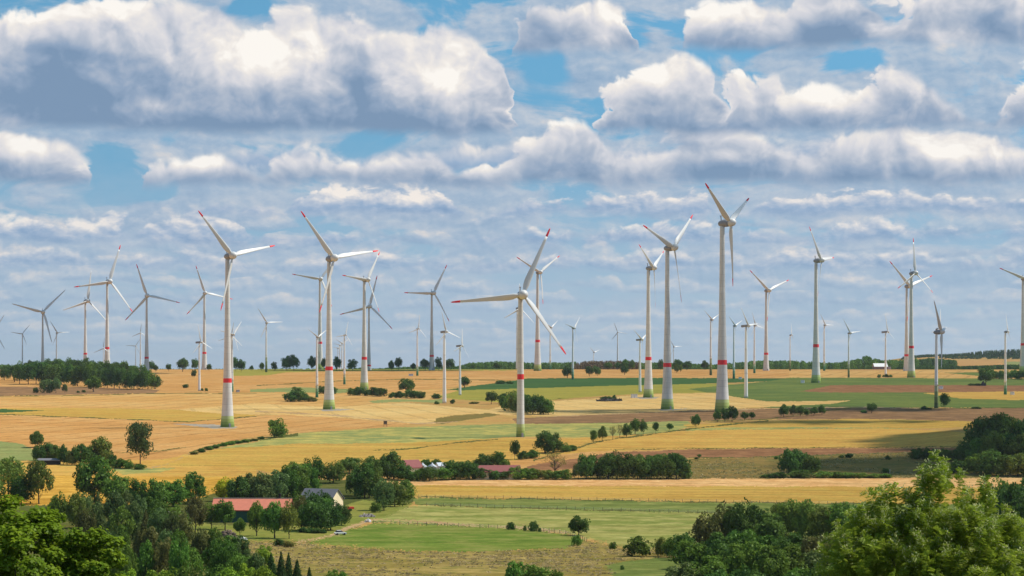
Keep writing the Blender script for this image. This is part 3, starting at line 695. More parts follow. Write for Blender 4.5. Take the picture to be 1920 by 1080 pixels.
# small ones
turbine('dark small turbine with one thick black blade, standing by a lone dark tree', GS, 'S', z4(1268,968), [z4(1210,725), z4(1393,920), (1760,688)], z8(1262,741), None, 'O', redtips=False, wd=1.15, pitch=34)
turbine('thin turbine hidden behind the dark small one with a thick black blade', GS, 'S', (1750,617), [(1759,585), (1728,634), (1763,655)], (1757,697), None, None, D=3300, redtips=False)
turbine('small white turbine far left in front of the wood edge, blades left and up', GS, 'S', z5(162,183), [z5(70,168), z5(220,112), z5(193,255)], (42,696.5), None, None, redtips=False)
turbine('small white turbine over the round wood with one blade level right', GS, 'S', z5(424,175), [z5(382,88), z5(515,178), (102,648)], (106,696), None, None, redtips=False)
turbine('small pale turbine with blade tip touching the dark slate tower', GS, 'S', z5(1053,175), [z5(1053,118), z5(975,208), z5(1115,218)], (263.5,696), None, None, redtips=False)
turbine('small low turbine at the right end of the round wood, blade level left', GS, 'S', z5(1015,273), [z5(940,268), z5(1053,215), z5(1052,338)], (254.5,697.5), None, None, redtips=False)
turbine('small turbine almost hidden behind the sunlit tower at the round wood', GS, 'S', z5(776,292), [z5(690,335), z5(858,352), z5(778,250)], (194,696.5), None, None, redtips=False)
turbine('small white turbine on orange wheat beside two tiny bushes', GS, 'W', z5(1497,245), [z5(1480,112), z5(1450,333), z5(1573,297)], z5(1495,611), None, None, redtips=False)
turbine('small turbine behind the great tower on orange wheat, nearer of two', GS, 'S', z5(1737,188), [z5(1798,93), z5(1655,170), z5(1778,322)], z5(1741,619), None, 'D', redtips=False)
turbine('small turbine behind the great tower on orange wheat, farther of two', GS, 'S', (432,630), [(439,601), (449,647.5), (408,640)], (433,694), None, None, redtips=False)
turbine('partly visible small turbine at the very edge beyond the round wood', GS, 'S', (-12,622), [(6,588), (3,653), (-50,624)], (-11,697), None, None, redtips=False)
turbine('small turbine with tall green base among single crest trees', GS, 'S', z2(75,900), [z2(10,788), z2(195,890), z2(35,1015)], z6(77,471), None, 'O', redtips=False)
turbine('small white turbine whose raised blades make a V before a banded tower', GS, 'S', z6(460,207), [z6(390,155), z6(520,148), (594,661)], z6(457,661), None, 'D', redtips=False)
turbine('small turbine with bright green base on yellow wheat between two tall towers', GS, 'S', z2(665,990), [z2(688,885), z2(600,1008), z2(715,1070)], z6(663,563), None, 'D', redtips=False)
turbine('tiny distant turbine with lowest hub in a row of three on the crest', GS, 'S', (634,652.5), [(623.5,651), (638,667), (640,639)], (633.5,693), None, None, D=4300, redtips=False)
turbine('tiny distant turbine, middle one in a row of three on the crest', GS, 'S', (637,647), [(625,643.5), (641,662), (645,634)], (637,693), None, None, D=3900, redtips=False)
turbine('tiny distant turbine with highest hub in a row of three on the crest', GS, 'S', (640,644), [(627,634), (644,661), (652,637)], (641,693), None, None, D=3600, redtips=False)
turbine('small white turbine with green foot on the wheat crest beside a grey cabin', GS, 'S', z2(1208,943), [z2(1218,838), z2(1143,975), z2(1270,1018)], z6(1210,498), None, 'D', redtips=False)
turbine('small all-white turbine with box nacelle at the grassy corner with two bushes', GS, 'W', z2(1412,966), [z6(1385,10), z2(1350,1070), z6(1530,210)], z6(1413,704), None, None, redtips=False)
turbine('small all-white turbine beside a single round tree on the green field edge', GS, 'W', z6(1533,272), [z6(1538,140), z6(1478,318), z6(1590,362)], z6(1530,643), None, None, redtips=False)
turbine('distant turbine mostly hidden behind the tall one facing us squarely', GS, 'S', (967,578), [z2(1850,868), (972,530), (1000.5,603)], (970,694), None, None, D=3500, redtips=False)
turbine('small turbine before the purple wood, crossed by a long red tipped blade', GS, 'S', z3(283,936), [z3(350,888), z3(236,900), (1034,640)], z7(287,451), None, 'D', redtips=False)
turbine('small turbine on the dark green field edge next to a round tree', GS, 'S', z3(457,940), [z3(505,858), z3(392,910), z3(483,1058)], z7(456,526), None, 'D', redtips=False)
turbine('tiniest distant turbine low over the purple wood', GS, 'S', z7(612,322), [z7(580,278), z7(668,308), (1115,675)], (1113,694), None, None, D=5200, redtips=False)
turbine('thin distant turbine standing alone above the purple wood', GS, 'S', z3(788,970), [z3(772,915), z3(882,988), z3(742,1035)], (1158,693), None, None, D=3900, redtips=False)
turbine('small all-white turbine directly left of the tall one by the white box', GS, 'W', z3(965,1026), [z3(897,950), (1215,622), z7(975,365)], z7(960,621), None, None, redtips=False)
turbine('thin distant turbine behind the tall one on pale wheat, blade level right', GS, 'S', z7(1207,280), [z7(1185,228), z7(1290,280), z7(1190,347)], (1263,693.5), None, None, D=3900, redtips=False)
turbine('small turbine with olive base just left of the tallest grey tower', GS, 'S', z3(1490,877), [z3(1410,788), (1348,588), (1338,624)], z7(1491,494), None, 'O', redtips=False)
turbine('small green footed turbine with dark upper blade just right of the tallest grey tower', GS, 'S', z3(1665,922), [z3(1610,840), z3(1730,880), z3(1672,1030)], z7(1664,521), None, 'D', redtips=False)
turbine('small all-white turbine with box nacelle on the green field corner', GS, 'W', z3(1756,922), [z3(1703,790), z3(1850,905), z7(1742,280)], z7(1755,664), None, None, redtips=False)
turbine('small turbine with green foot behind the all-white one on the green field corner', GS, 'S', z3(1815,920), [z3(1792,820), z3(1895,940), z3(1775,1000)], z7(1818,479), None, 'D', redtips=False)
turbine('slender distant turbine before the dark wood, small rotor with egg nacelle', GS, 'S', z4(155,992), [z4(158,905), z4(113,1028), z4(180,1055)], (1481.5,695), None, 'O', redtips=False)
turbine('distant white turbine right behind the tower with white box on green field', GS, 'S', z4(420,917), [z4(388,832), z4(500,918), z4(393,1000)], z8(422,461), None, 'D', redtips=False)
turbine('small turbine with olive base on the green field edge, blade level right', GS, 'S', z4(605,977), [z4(550,858), z4(708,963), z4(595,1085)], z8(605,511), None, 'O', redtips=False)
turbine('small all-white turbine in three dark shrubs before the white roofed barn', GS, 'W', z4(885,968), [z4(872,835), z4(838,1045), z4(963,1028)], z8(882,491), None, None, redtips=False)
turbine('small turbine with bright green foot on the yellow field near the edge', GS, 'S', z4(1785,967), [z4(1780,818), z4(1818,1032), (1880,640)], z8(1780,639), None, 'D', redtips=False)
# ------------------------------------------------------------------ trees and bushes
def leaf_mat(name, c_dark, c_light, hue=0.020, trans=0.35):
    m = bpy.data.materials.new(name); m.use_nodes = True; T = NT(m.node_tree); T.n.clear()
    at_ = T.node('ShaderNodeAttribute', attribute_name='tint'); oi = T.node('ShaderNodeObjectInfo')
    c = T.mix(at_.outputs['Fac'], c_dark, c_light)
    hs_ = T.node('ShaderNodeHueSaturation'); T.put(hs_.inputs['Color'], c)
    T.put(hs_.inputs['Hue'], T.m('MULTIPLY_ADD', oi.outputs['Random'], 2*hue, 0.5-hue))
    r2 = T.m('FRACT', T.m('MULTIPLY', oi.outputs['Random'], 7.31))
    T.put(hs_.inputs['Value'], T.m('MULTIPLY_ADD', r2, 0.62, 0.78))
    d = T.node('ShaderNodeBsdfDiffuse'); T.put(d.inputs[0], hs_.outputs[0])
    t = T.node('ShaderNodeBsdfTranslucent'); T.put(t.inputs[0], hs_.outputs[0])
    g = T.node('ShaderNodeBsdfGlossy'); g.inputs['Roughness'].default_value = 0.45; g.inputs[0].default_value = (1, 1, 1, 1)
    a = T.node('ShaderNodeMixShader'); a.inputs[0].default_value = trans; T.l.new(d.outputs[0], a.inputs[1]); T.l.new(t.outputs[0], a.inputs[2])
    b = T.node('ShaderNodeMixShader'); b.inputs[0].default_value = 0.006; T.l.new(a.outputs[0], b.inputs[1]); T.l.new(g.outputs[0], b.inputs[2])
    o = T.node('ShaderNodeOutputMaterial'); T.l.new(b.outputs[0], o.inputs[0])
    return m
LM = {
 'dark':   leaf_mat('leaf_dark_green', (0.044,0.091,0.018), (0.103,0.181,0.032)),
 'mid':    leaf_mat('leaf_mid_green', (0.058,0.117,0.017), (0.144,0.241,0.033)),
 'olive':  leaf_mat('leaf_olive_green', (0.085,0.121,0.019), (0.179,0.228,0.039)),
 'light':  leaf_mat('leaf_light_green', (0.117,0.201,0.015), (0.261,0.362,0.030)),
 'grey':   leaf_mat('leaf_grey_green', (0.066,0.107,0.030), (0.152,0.208,0.058)),
 'brown':  leaf_mat('leaf_brown_green', (0.088,0.097,0.026), (0.172,0.161,0.045)),
 'needle': leaf_mat('needle_green', (0.030,0.059,0.017), (0.068,0.115,0.028), trans=.15),
 'bare':   leaf_mat('leaf_thin_olive', (0.152,0.154,0.035), (0.261,0.241,0.064)),
 'yellow': leaf_mat('leaf_yellow_green', (0.179,0.228,0.009), (0.398,0.415,0.022)),
 'scrub':  leaf_mat('leaf_scrub', (0.097,0.114,0.022), (0.193,0.195,0.045)),
 'deadwood': leaf_mat('needle_dead_brown', (0.117,0.077,0.039), (0.207,0.139,0.068), trans=.1),
}
M_BARK = paint_mat('bark', (.075, .058, .042), .9, .25)
def ground_quads(P, N, size, rng, aspect=1.4, align=0.55):
    """leaf sized quads at points P, facing roughly along N"""
    n = len(P)
    nn = N*align+rng.normal(0, 1, (n, 3))*(1-align); nn /= np.linalg.norm(nn, axis=1)[:, None]+1e-9
    a = rng.normal(0, 1, (n, 3)); t = np.cross(nn, a); t /= np.linalg.norm(t, axis=1)[:, None]+1e-9
    b = np.cross(nn, t)
    s = size*rng.uniform(.6, 1.35, n)[:, None]
    V = np.stack([P-t*s*aspect*.5, P-b*s*.42+t*s*.05, P+t*s*aspect*.5, P+b*s*.42+t*s*.05], 1)
    return V.reshape(-1, 3)
def leaf_mesh(name, V, tint, mat):
    n = len(V)//4
    me = mesh(name, V, np.arange(n*4).reshape(n, 4), [mat] if mat else [])
    at_ = me.attributes.new('tint', 'FLOAT', 'FACE'); at_.data.foreach_set('value', np.asarray(tint, np.float32))
    return me
def clump_crown(seed, n, size, zc, rx, rz, ncl, rcl, shape='round', inner=.12):
    """leaves gathered in clumps over a crown; unit tree: height 1, width 1 (radius .5)"""
    rng = np.random.default_rng(seed)
    C = []; Rc = []
    tries = 0
    while len(C) < ncl and tries < 5000:
        tries += 1
        d = rng.normal(0, 1, 3); d /= np.linalg.norm(d)
        if d[2] < -0.75: continue
        rr = rng.uniform(.45, .86)
        p = np.array([d[0]*rx*rr, d[1]*rx*rr, zc+d[2]*rz*rr])
        if shape == 'dome' and p[2] < .05: continue
        if shape == 'egg':
            t = (p[2]-zc)/rz; k = 1.0-0.35*max(t, 0)-0.1*max(-t, 0); p[0] *= k; p[1] *= k
        C.append(p); Rc.append(rcl*rng.uniform(.65, 1.25))
    C = np.array(C); Rc = np.array(Rc)
    tintc = rng.uniform(0, 1, len(C))
    ci = rng.integers(0, len(C), n)
    d = rng.normal(0, 1, (n, 3)); d[:, 2] += .25; d /= np.linalg.norm(d, axis=1)[:, None]
    rad_ = Rc[ci]*rng.uniform(.72, 1.12, n)**1.0
    zf = rz/rx*.5+.5
    P = C[ci]+d*rad_[:, None]*np.array([1, 1, zf])
    k = int(n*inner); P[:k] = C[ci[:k]]*np.array([.55, .55, 1])+np.array([0, 0, (1-.9)*zc])*0+rng.normal(0, .06, (k, 3))
    out = P-np.array([0, 0, zc]); out /= np.linalg.norm(out, axis=1)[:, None]+1e-9
    N = d*.6+out*.6
    P[:, 2] = np.maximum(P[:, 2], 0.01)
    tint = np.clip(tintc[ci]*.6+rng.uniform(0, .5, n), 0, 1)
    # normalise to the unit box
    w = np.quantile(np.hypot(P[:, 0], P[:, 1]), .93); P[:, :2] *= .5/w
    P[:, 2] *= 1.0/np.quantile(P[:, 2], .985)
    return ground_quads(P, N, size, rng), tint
def conifer_crown(seed, n, size):
    rng = np.random.default_rng(seed)
    z = 1-np.sqrt(rng.uniform(0, 1, n))*.94
    tier = np.floor(z*13)/13; fz = (z-tier)*13
    ang = rng.uniform(0, 2*np.pi, n)
    lob = .80+.20*np.sin(ang*5+tier*40)+.12*np.sin(ang*9+tier*17)
    r = (1-z)**.85*.62*(1.12-.42*fz)*lob*rng.uniform(.45, 1.0, n)**.5+.006
    P = np.stack([r*np.cos(ang), r*np.sin(ang), z-.03*(r/.5)], 1)
    N = np.stack([np.cos(ang), np.sin(ang), np.full(n, .7)], 1)
    return ground_quads(P, N, size, rng, 2.0, .5), np.clip(rng.uniform(0, 1, n)*.8+.2*fz, 0, 1)
def limb_mesh(name, segs, mat, nseg=6):
    """tapered limbs: list of (p0, r0, p1, r1)"""
    v = []; f = []
    for p0, r0, p1, r1 in segs:
        p0 = np.array(p0, float); p1 = np.array(p1, float); d = p1-p0; d /= np.linalg.norm(d)+1e-9
        a = np.cross(d, [0, 0, 1.0] if abs(d[2]) < .9 else [1.0, 0, 0]); a /= np.linalg.norm(a); b = np.cross(d, a); k = len(v)
        for p, r in ((p0, r0), (p1, r1)):
            for i in range(nseg): t = 2*math.pi*i/nseg; v.append(p+(a*math.cos(t)+b*math.sin(t))*r)
        for i in range(nseg): i2 = (i+1) % nseg; f.append((k+i, k+i2, k+nseg+i2, k+nseg+i))
    return mesh(name, np.array(v), np.array(f), [mat], smooth=True)
def trunk_unit(seed, top, r, zb, spread, nb=7, twig=0):
    rng = np.random.default_rng(seed); S = []
    px, py = 0.0, 0.0; z = 0.0; pr = r*1.35
    for i in range(4):
        z2 = top*(i+1)/4; nx, ny = px+rng.normal(0, .008), py+rng.normal(0, .008); r2 = r*(1-.62*(i+1)/4)
        S.append(((px, py, z), pr, (nx, ny, z2), r2)); px, py, z, pr = nx, ny, z2, r2
    for i in range(nb):
        a = 2*math.pi*(i+rng.uniform(-.3, .3))/nb; zz = rng.uniform(zb, top*.9); L = spread*rng.uniform(.6, 1.0)
        e = (math.cos(a)*L, math.sin(a)*L, min(.96, zz+L*rng.uniform(.5, 1.2)))
        S.append(((0, 0, zz), r*.45, e, r*.12))
        for j in range(twig):
            t = rng.uniform(.3, .9); q = tuple(np.array((0, 0, zz))*(1-t)+np.array(e)*t)
            e2 = (q[0]+rng.normal(0, .09), q[1]+rng.normal(0, .09), min(.97, q[2]+rng.uniform(.05, .2)))
            S.append((q, r*.2, e2, r*.06))
    return limb_mesh('trunk', S, M_BARK)
# prototypes: (crown vertices, tint, trunk)
PROTO = {}
for i in range(5): PROTO['round', i] = (*clump_crown(100+i, 3600, .060, .53, .5, .46, 32, .165), trunk_unit(200+i, .60, .030, .12, .3))
for i in range(4): PROTO['tall', i] = (*clump_crown(120+i, 3600, .052, .54, .42, .47, 36, .14, 'egg'), trunk_unit(220+i, .78, .020, .13, .22))
for i in range(5): PROTO['full', i] = (*clump_crown(300+i, 4200, .056, .44, .5, .55, 46, .135, 'dome'), trunk_unit(230+i, .5, .028, .12, .2, 5))      # leafy to the ground
for i in range(4): PROTO['bush', i] = (*clump_crown(140+i, 2600, .070, .36, .5, .5, 24, .18, 'dome'), None)
for i in range(3): PROTO['spiky', i] = (*clump_crown(160+i, 3600, .046, .53, .44, .48, 44, .10, 'egg'), trunk_unit(240+i, .80, .020, .10, .25, 10))
for i in range(3): PROTO['conifer', i] = (*conifer_crown(180+i, 3600, .040), trunk_unit(260+i, .90, .016, .5, .03, 2))
for i in range(2): PROTO['sparse', i] = (*clump_crown(190+i, 900, .034, .56, .48, .42, 46, .075, inner=.0), trunk_unit(280+i, .72, .030, .18, .42, 13, 5))
for i in range(2): PROTO['row', i] = (*clump_crown(195+i, 2600, .085, .40, .5, .5, 24, .20, 'dome'), None)     # wide low hedge shrubs
NV = {}
for k, i in PROTO: NV[k] = max(NV.get(k, 0), i+1)
_cm = {}
def crown_for(kind, v, mat):
    if (kind, v, mat) not in _cm:
        V, t, _ = PROTO[kind, v]; _cm[kind, v, mat] = leaf_mesh('crown', V, t, LM[mat])
    return _cm[kind, v, mat]
CAT = {'conifer': ('conifer', 'tree'), 'bush': ('bush', 'bush'), 'row': ('bush', 'bush')}
PLANTS = []
def plant(px, py, w, h, kind, mat, label, group, D=None, dz=0.0):
    """a tree or bush whose foot is at photo pixel (px, py), w by h photo pixels in size"""
    x, y, z = hit(px, py) if D is None else at(px, D)
    s = y/F; i = int(RNG.integers(0, NV[kind]))
    me = crown_for(kind, i, mat); tr = PROTO[kind, i][2]
    nm, cat = CAT.get(kind, ('broadleaf_tree', 'tree'))
    W_, H_ = w*s*1.06, h*s*1.05
    if tr is None:
        root = obj(nm, me); root.location = (x, y, z-0.25+dz); root.scale = (W_, W_*float(RNG.uniform(.85, 1.1)), H_)
        root.rotation_euler = (0, 0, float(RNG.uniform(0, 6.28)))
    else:
        root = empty(nm, (x, y, z-0.2+dz), float(RNG.uniform(0, 6.28))); root.scale = (W_, W_, H_)
        obj('trunk', tr, root); obj('crown', me, root)
    tag(root, label, cat, group)
    PLANTS.append((px, py, w, h)); return root
ORD = ['first','second','third','fourth','fifth','sixth','seventh','eighth','ninth','tenth','eleventh','twelfth','thirteenth','fourteenth','fifteenth','sixteenth',
       'seventeenth','eighteenth','nineteenth','twentieth','twenty-first','twenty-second','twenty-third','twenty-fourth','twenty-fifth','twenty-sixth','twenty-seventh','twenty-eighth','twenty-ninth','thirtieth',
       'thirty-first','thirty-second','thirty-third','thirty-fourth','thirty-fifth','thirty-sixth']
KW = {'full': 'spreading tree', 'round': 'round tree', 'tall': 'tall tree', 'bush': 'bush', 'spiky': 'feathery tree', 'conifer': 'spruce', 'sparse': 'thin tree', 'row': 'low shrub'}
MW = {'dark': 'dark green', 'mid': 'green', 'olive': 'olive green', 'light': 'light green', 'grey': 'grey green', 'brown': 'brownish', 'needle': 'dark', 'bare': 'sparse olive', 'yellow': 'yellow green', 'scrub': 'scrubby'}
def line_up(phrase, group, rows):
    """plants of one stand; each is told apart by its order from the left along the stand"""
    rows = sorted(rows, key=lambda r: r[0])
    for i, r in enumerate(rows):
        lab = '%s %s, %s from left %s' % (MW[r[5]], KW[r[4]], ORD[i], phrase)
        if len(lab.split()) > 16: lab = '%s %s, %s from left %s' % (MW[r[5]], KW[r[4]].split()[-1], ORD[i], phrase)
        if len(lab.split()) > 16: lab = '%s, %s from left %s' % (KW[r[4]].split()[-1], ORD[i], phrase)
        if len(lab.split()) > 16: print('LONG', lab)
        plant(r[0], r[1], r[2], r[3], r[4], r[5], lab, group)
def wood(phrase, group, path, n, w, h, kinds, mats, jy=2.0, seed=1, hv=.14):
    """a row of n trees along a baseline path"""
    rng = np.random.default_rng(seed); xs = [p[0] for p in path]
    rows = []
    for i in range(n):
        px = xs[0]+(xs[-1]-xs[0])*(i+rng.uniform(.25, .75))/n
        py = float(np.interp(px, xs, [p[1] for p in path]))+rng.uniform(-jy, jy)
        hh = (float(np.interp(px, xs, h)) if isinstance(h, (list, tuple)) else h)*rng.uniform(1-hv, 1+hv*.6)
        ww = (float(np.interp(px, xs, w)) if isinstance(w, (list, tuple)) else w)*rng.uniform(.85, 1.2)
        rows.append((px, py, ww, hh, kinds[int(rng.integers(len(kinds)))], mats[int(rng.integers(len(mats)))]))
    line_up(phrase, group, rows)

# trees along the horizon track on the left and middle of the crest
line_up('in the crest row over the orange wheat', 'single trees along the crest', [
 (283,697,13,18,'round','dark'),(292,697,9,12,'round','dark'),(316.5,696.5,9,13,'round','dark'),(342.5,697,18,23,'round','dark'),(365,696,12,21,'round','dark'),(392,695.5,9,12,'round','dark'),
 (441,696,11,24,'round','dark'),(452.5,696,13,20,'round','dark'),(471.5,695,7,9,'round','dark'),(491,695,9,14,'round','dark'),(514,695,11,15,'round','dark'),(538,695,17,25,'round','dark'),(551,695,18,27,'round','dark'),
 (585,695,15,25,'round','dark'),(607,694.5,9,21,'round','dark'),(631,695,15,24,'round','dark'),(661,694.5,18,19,'round','dark')])
line_up('beyond the tower that stands in shrubs', 'single trees along the crest', [
 (734,694.5,12,17,'round','dark'),(747,694.5,13,22,'round','dark'),(775,694,10,12,'round','dark'),(797,694,16,19,'round','dark'),(822,694,13,22,'round','dark'),(844,693.5,17,19,'round','dark'),(887,693,10,11,'round','dark'),(932,693,14,12,'round','dark')])
line_up('before the purple and dark wood on the crest', 'single trees before the crest wood', [
 (1140,693.5,14,13,'round','dark'),(1158,693.5,11,13,'round','dark'),(1172,693.5,15,18,'round','dark'),(1185,693.5,10,17,'round','dark'),(1239,693.5,10,18,'round','dark'),(1270,693.5,18,18,'round','dark'),(1288,693.5,18,15,'round','dark'),(1322,693.5,13,16,'round','dark')])
line_up('standing free on the wheat below the crest wood', 'free standing trees on the wheat below the crest', [
 (1064,708.5,18,21,'round','dark'),(1105,705.5,15,17,'round','dark'),(1116,699,11,12,'round','dark'),(1120,704.5,12,15,'round','dark'),(1171,703,13,16,'round','dark'),(1268,699,9,15,'round','mid'),(1276,698,7,13,'round','mid')])
plant(364, 707.5, 10, 13, 'round', 'dark', 'small round tree just left of the all-white turbine on orange wheat', 'small plants on the orange wheat')
plant(348, 727.5, 11, 7, 'bush', 'dark', 'small dark round bush alone on the orange wheat', 'small plants on the orange wheat')
plant(379, 733, 5, 5, 'bush', 'dark', 'tiny bush at the foot of the all-white turbine on orange wheat', 'small plants on the orange wheat')
plant(387, 733.5, 6, 6, 'bush', 'dark', 'tiny bush one step away from the all-white turbine on orange wheat', 'small plants on the orange wheat')
# round wood far left
wood('along the front of the round wood', 'trees of the round wood', [(4,712),(35,720),(130,722),(200,728),(285,730),(300,729)], 22, [20,26,28,26,20,14], [24,36,40,38,30,20], ['full','full','tall'], ['dark','dark','mid'], 1.5, 11)
wood('in the second row of the round wood', 'trees of the round wood', [(30,712),(120,714),(230,716),(270,716)], 14, 24, [30,36,34,24], ['full','full','tall'], ['dark','dark','mid'], 1.5, 12)
wood('in the back row of the round wood', 'trees of the round wood', [(45,705),(130,706),(240,707)], 13, 24, [26,28,24], ['full','full','tall'], ['dark','dark','mid'], 1.2, 13)
line_up('in front of the round wood', 'trees and bushes in front of the round wood', [
 (67,737,9,10,'bush','dark'),(88,737,28,24,'bush','grey'),(105,737,20,26,'round','grey'),(121.5,737,10,16,'tall','grey'),(146,736.5,7,4,'bush','dark'),(157,736,7,5,'bush','dark'),(175,735,28,27,'round','mid')])
# middle shrubs
line_up('of the dark bushes left of the pale wheat tower', 'bushes left of the pale wheat tower', [(549,753,34,18,'bush','dark'),(557,753,26,25,'bush','dark'),(566,753,26,18,'bush','dark'),(583,753,22,9,'bush','scrub')])
line_up('of two bushes hugging the pale wheat tower', 'bushes behind the pale wheat tower', [(604,738.5,16,14,'bush','dark'),(625,738.5,14,13,'bush','dark')])
line_up('in the shrub row around a tower base', 'shrub row around a tower base', [(662,741.5,20,13,'bush','dark'),(675,741.5,20,15,'bush','dark'),(688,742,14,11,'bush','dark'),(702,743,20,16,'bush','dark'),(715,743.5,22,15,'bush','dark'),
 (738,746,18,10,'bush','dark'),(750,746,20,12,'bush','dark'),(761,737,27,25,'round','dark'),(766,746.5,22,15,'bush','dark'),(778,747,22,14,'bush','dark'),(792,747,16,12,'bush','dark'),(819,747.5,17,9,'bush','dark')])
plant(819, 758, 9, 6, 'bush', 'dark', 'little dark bush left of the all-white turbine on the grassy corner', 'bushes at the grassy corner')
plant(849, 757, 10, 8, 'bush', 'dark', 'round dark bush right of the all-white turbine on the grassy corner', 'bushes at the grassy corner')
plant(871, 727, 19, 19, 'round', 'dark', 'single round tree right beside an all-white turbine on a green field edge', None)
plant(921, 758, 21, 22, 'round', 'dark', 'single dark tree left of the small dense wood behind the squarely facing turbine', None)
line_up('of low scrub on the green field by the dense wood', 'low scrub near the dense wood', [(890,757,20,4,'row','scrub'),(937,719.5,19,6,'row','dark'),(955,719.5,14,5,'row','dark')])
wood('in front of the small dense wood', 'trees of the small dense wood', [(939,766),(960,771),(1000,777),(1036,778)], 9, [18,26,28,16], [20,30,34,22], ['full','bush'], ['dark','dark','mid','olive'], 1.0, 21)
wood('at the back of the small dense wood', 'trees of the small dense wood', [(942,757),(975,760),(1010,765)], 6, 26, [20,24,20], ['full'], ['dark','dark','mid','olive'], 1.0, 22)
line_up('in the tree row along the field track', 'trees along the field track', [(1112.5,831,13,23,'tall','mid'),(1129,827.5,16,26,'round','olive'),(1149,824.5,15,25,'sparse','bare'),(1162,821,13,24,'sparse','bare'),(1175,819.5,17,23,'round','dark'),
 (1191,814.5,19,27,'round','mid'),(1206,814.5,14,25,'tall','dark'),(1229,811.5,11,19,'tall','dark'),(1256,807.5,12,13,'round','dark'),(1305,800,16,21,'round','dark')])
line_up('at the foot of the tallest grey tower', 'small trees by the tallest tower', [(1345,791.5,15,21,'round','dark'),(1359,790.5,16,23,'round','dark'),(1372.5,790.5,19,27,'round','dark'),(1396,788,14,15,'round','dark'),(1410,786.5,11,13,'round','dark')])
line_up('in the short row on the brown fallow', 'trees in the short row on the fallow', [(1469.5,782,20,22,'round','dark'),(1487,781,15,20,'round','grey'),(1500.5,780.5,14,18,'round','dark'),(1512,780,10,13,'round','dark'),(1526,779,14,15,'round','dark'),(1541,778,14,17,'round','dark')])
plant(1634, 774.5, 17, 17, 'round', 'dark', 'round dark tree alone with a low bush at its foot on the brown fallow', None)
plant(1619, 774, 12, 5, 'row', 'dark', 'low dark bush beside the lone round tree on the brown fallow', None)
plant(1772, 767.5, 17, 28, 'tall', 'dark', 'lone dark flame-shaped tree beside the dark small turbine', None)
plant(1733, 768, 12, 7, 'bush', 'dark', 'dark bush left of the dark small turbine', None)
plant(1741, 768, 12, 4, 'row', 'dark', 'flat low shrub between a dark bush and the dark small turbine', None)
plant(1831, 766.5, 17, 4, 'row', 'dark', 'flat dark shrub on the fallow edge far to the right of the lone tree', None)
line_up('at the foot of the all-white turbine near the white roofed barn', 'shrubs at the turbine near the white roofed barn', [(1649,708,7,6,'bush','dark'),(1657,707,5,4,'bush','dark'),(1663,707.5,8,6,'bush','dark'),(1670,707.5,7,5,'bush','dark')])
plant(1848, 723, 28, 31, 'round', 'dark', 'wide dark tree sheltering a small pointed hut', None)
line_up('of the low dark shrubs beside the pointed hut', 'shrubs beside the pointed hut', [(1822,723,12,4,'row','dark'),(1833,723,12,4,'row','dark')])
wood('along the dark tree belt behind the pointed hut', 'tree belt behind the pointed hut', [(1852,711),(1890,711),(1945,712)], 9, 16, [14,16,18], ['full','bush'], ['dark','dark','mid','olive'], .8, 31)
line_up('on the dark earth mound by the white box', 'scrub on the earth mound', [(1133,750.5,14,7,'row','dark'),(1143,750.5,16,7,'row','dark'),(1152,749.5,8,9,'bush','dark')])
# hedge strip and grove left
plant(517, 820, 36, 31, 'bush', 'mid', 'round green bush tree at the corner of the hedge strip', None)
line_up('along the hedge strip leading to the round bush tree', 'hedge strip', [(365,852,14,6,'row','scrub'),(377,848,16,7,'row','dark'),(391,843.5,16,7,'row','mid'),(405,840.5,16,7,'row','dark'),(419,836.5,16,7,'row','mid'),(433,834,16,7,'row','mid'),(447,831.5,16,6,'row','dark'),(461,829.5,16,6,'row','mid'),(475,827,16,5,'row','scrub'),(490,823,14,5,'row','dark')])
plant(69.5, 839, 28, 28, 'round', 'dark', 'round dark tree alone on the edge of the light green field', None)
plant(263, 870, 46, 72, 'tall', 'grey', 'tall grey-green poplar-like tree standing alone on orange wheat', None)
line_up('of the grove with the dark shed', 'grove around the dark shed', [(73,867,22,29,'full','dark'),(88,864,34,31,'full','dark'),(103,866,24,29,'full','dark'),(119,871,18,34,'full','dark'),(135,872,22,27,'full','grey'),(150,872,30,36,'full','dark'),(165,872,26,34,'full','dark'),(190,871,38,47,'full','olive'),
 (212,874,18,20,'bush','dark'),(222,878,26,17,'bush','mid'),(238,879,22,16,'bush','mid'),(262,880,24,10,'row','dark')])
# large trees left, before the amber barley
line_up('of the big trees before the amber barley', 'big trees before the amber barley', [(-25,945,60,75,'full','olive'),(15,930,62,66,'spiky','olive'),(40,945,44,50,'full','mid'),(73,945,52,76,'spiky','olive'),(177,942,68,78,'full','mid'),(219,945,48,48,'full','mid'),
 (259,955,40,52,'full','mid'),(295,955,42,52,'full','mid'),(325,950,48,46,'full','mid'),(362,945,42,54,'full','mid'),(425,940,38,39,'full','yellow')])
plant(366, 998, 40, 62, 'spiky', 'brown', 'brownish tree standing before the pale concrete yard left of the red roof', None)
line_up('in the row before the red roofed barn', 'trees before the red roofed barn', [(397,992,30,44,'round','mid'),(422,993,34,50,'round','mid'),(450,1004,22,30,'round','mid'),(481,1005,30,58,'round','mid'),(515,1009,42,62,'round','mid'),(542,1010,32,62,'tall','olive')])
line_up('in the trees behind the red roofed barn', 'trees behind the red roofed barn', [(447,946,40,48,'full','dark'),(468,944,40,52,'full','brown'),(492,945,44,54,'full','grey'),(516,944,44,56,'full','grey'),(538,940,42,58,'full','mid'),(560,936,40,56,'full','mid'),(577,932,38,56,'full','mid'),(548,908,36,38,'full','mid'),(566,904,34,32,'full','mid'),(587,906,36,44,'full','mid')])
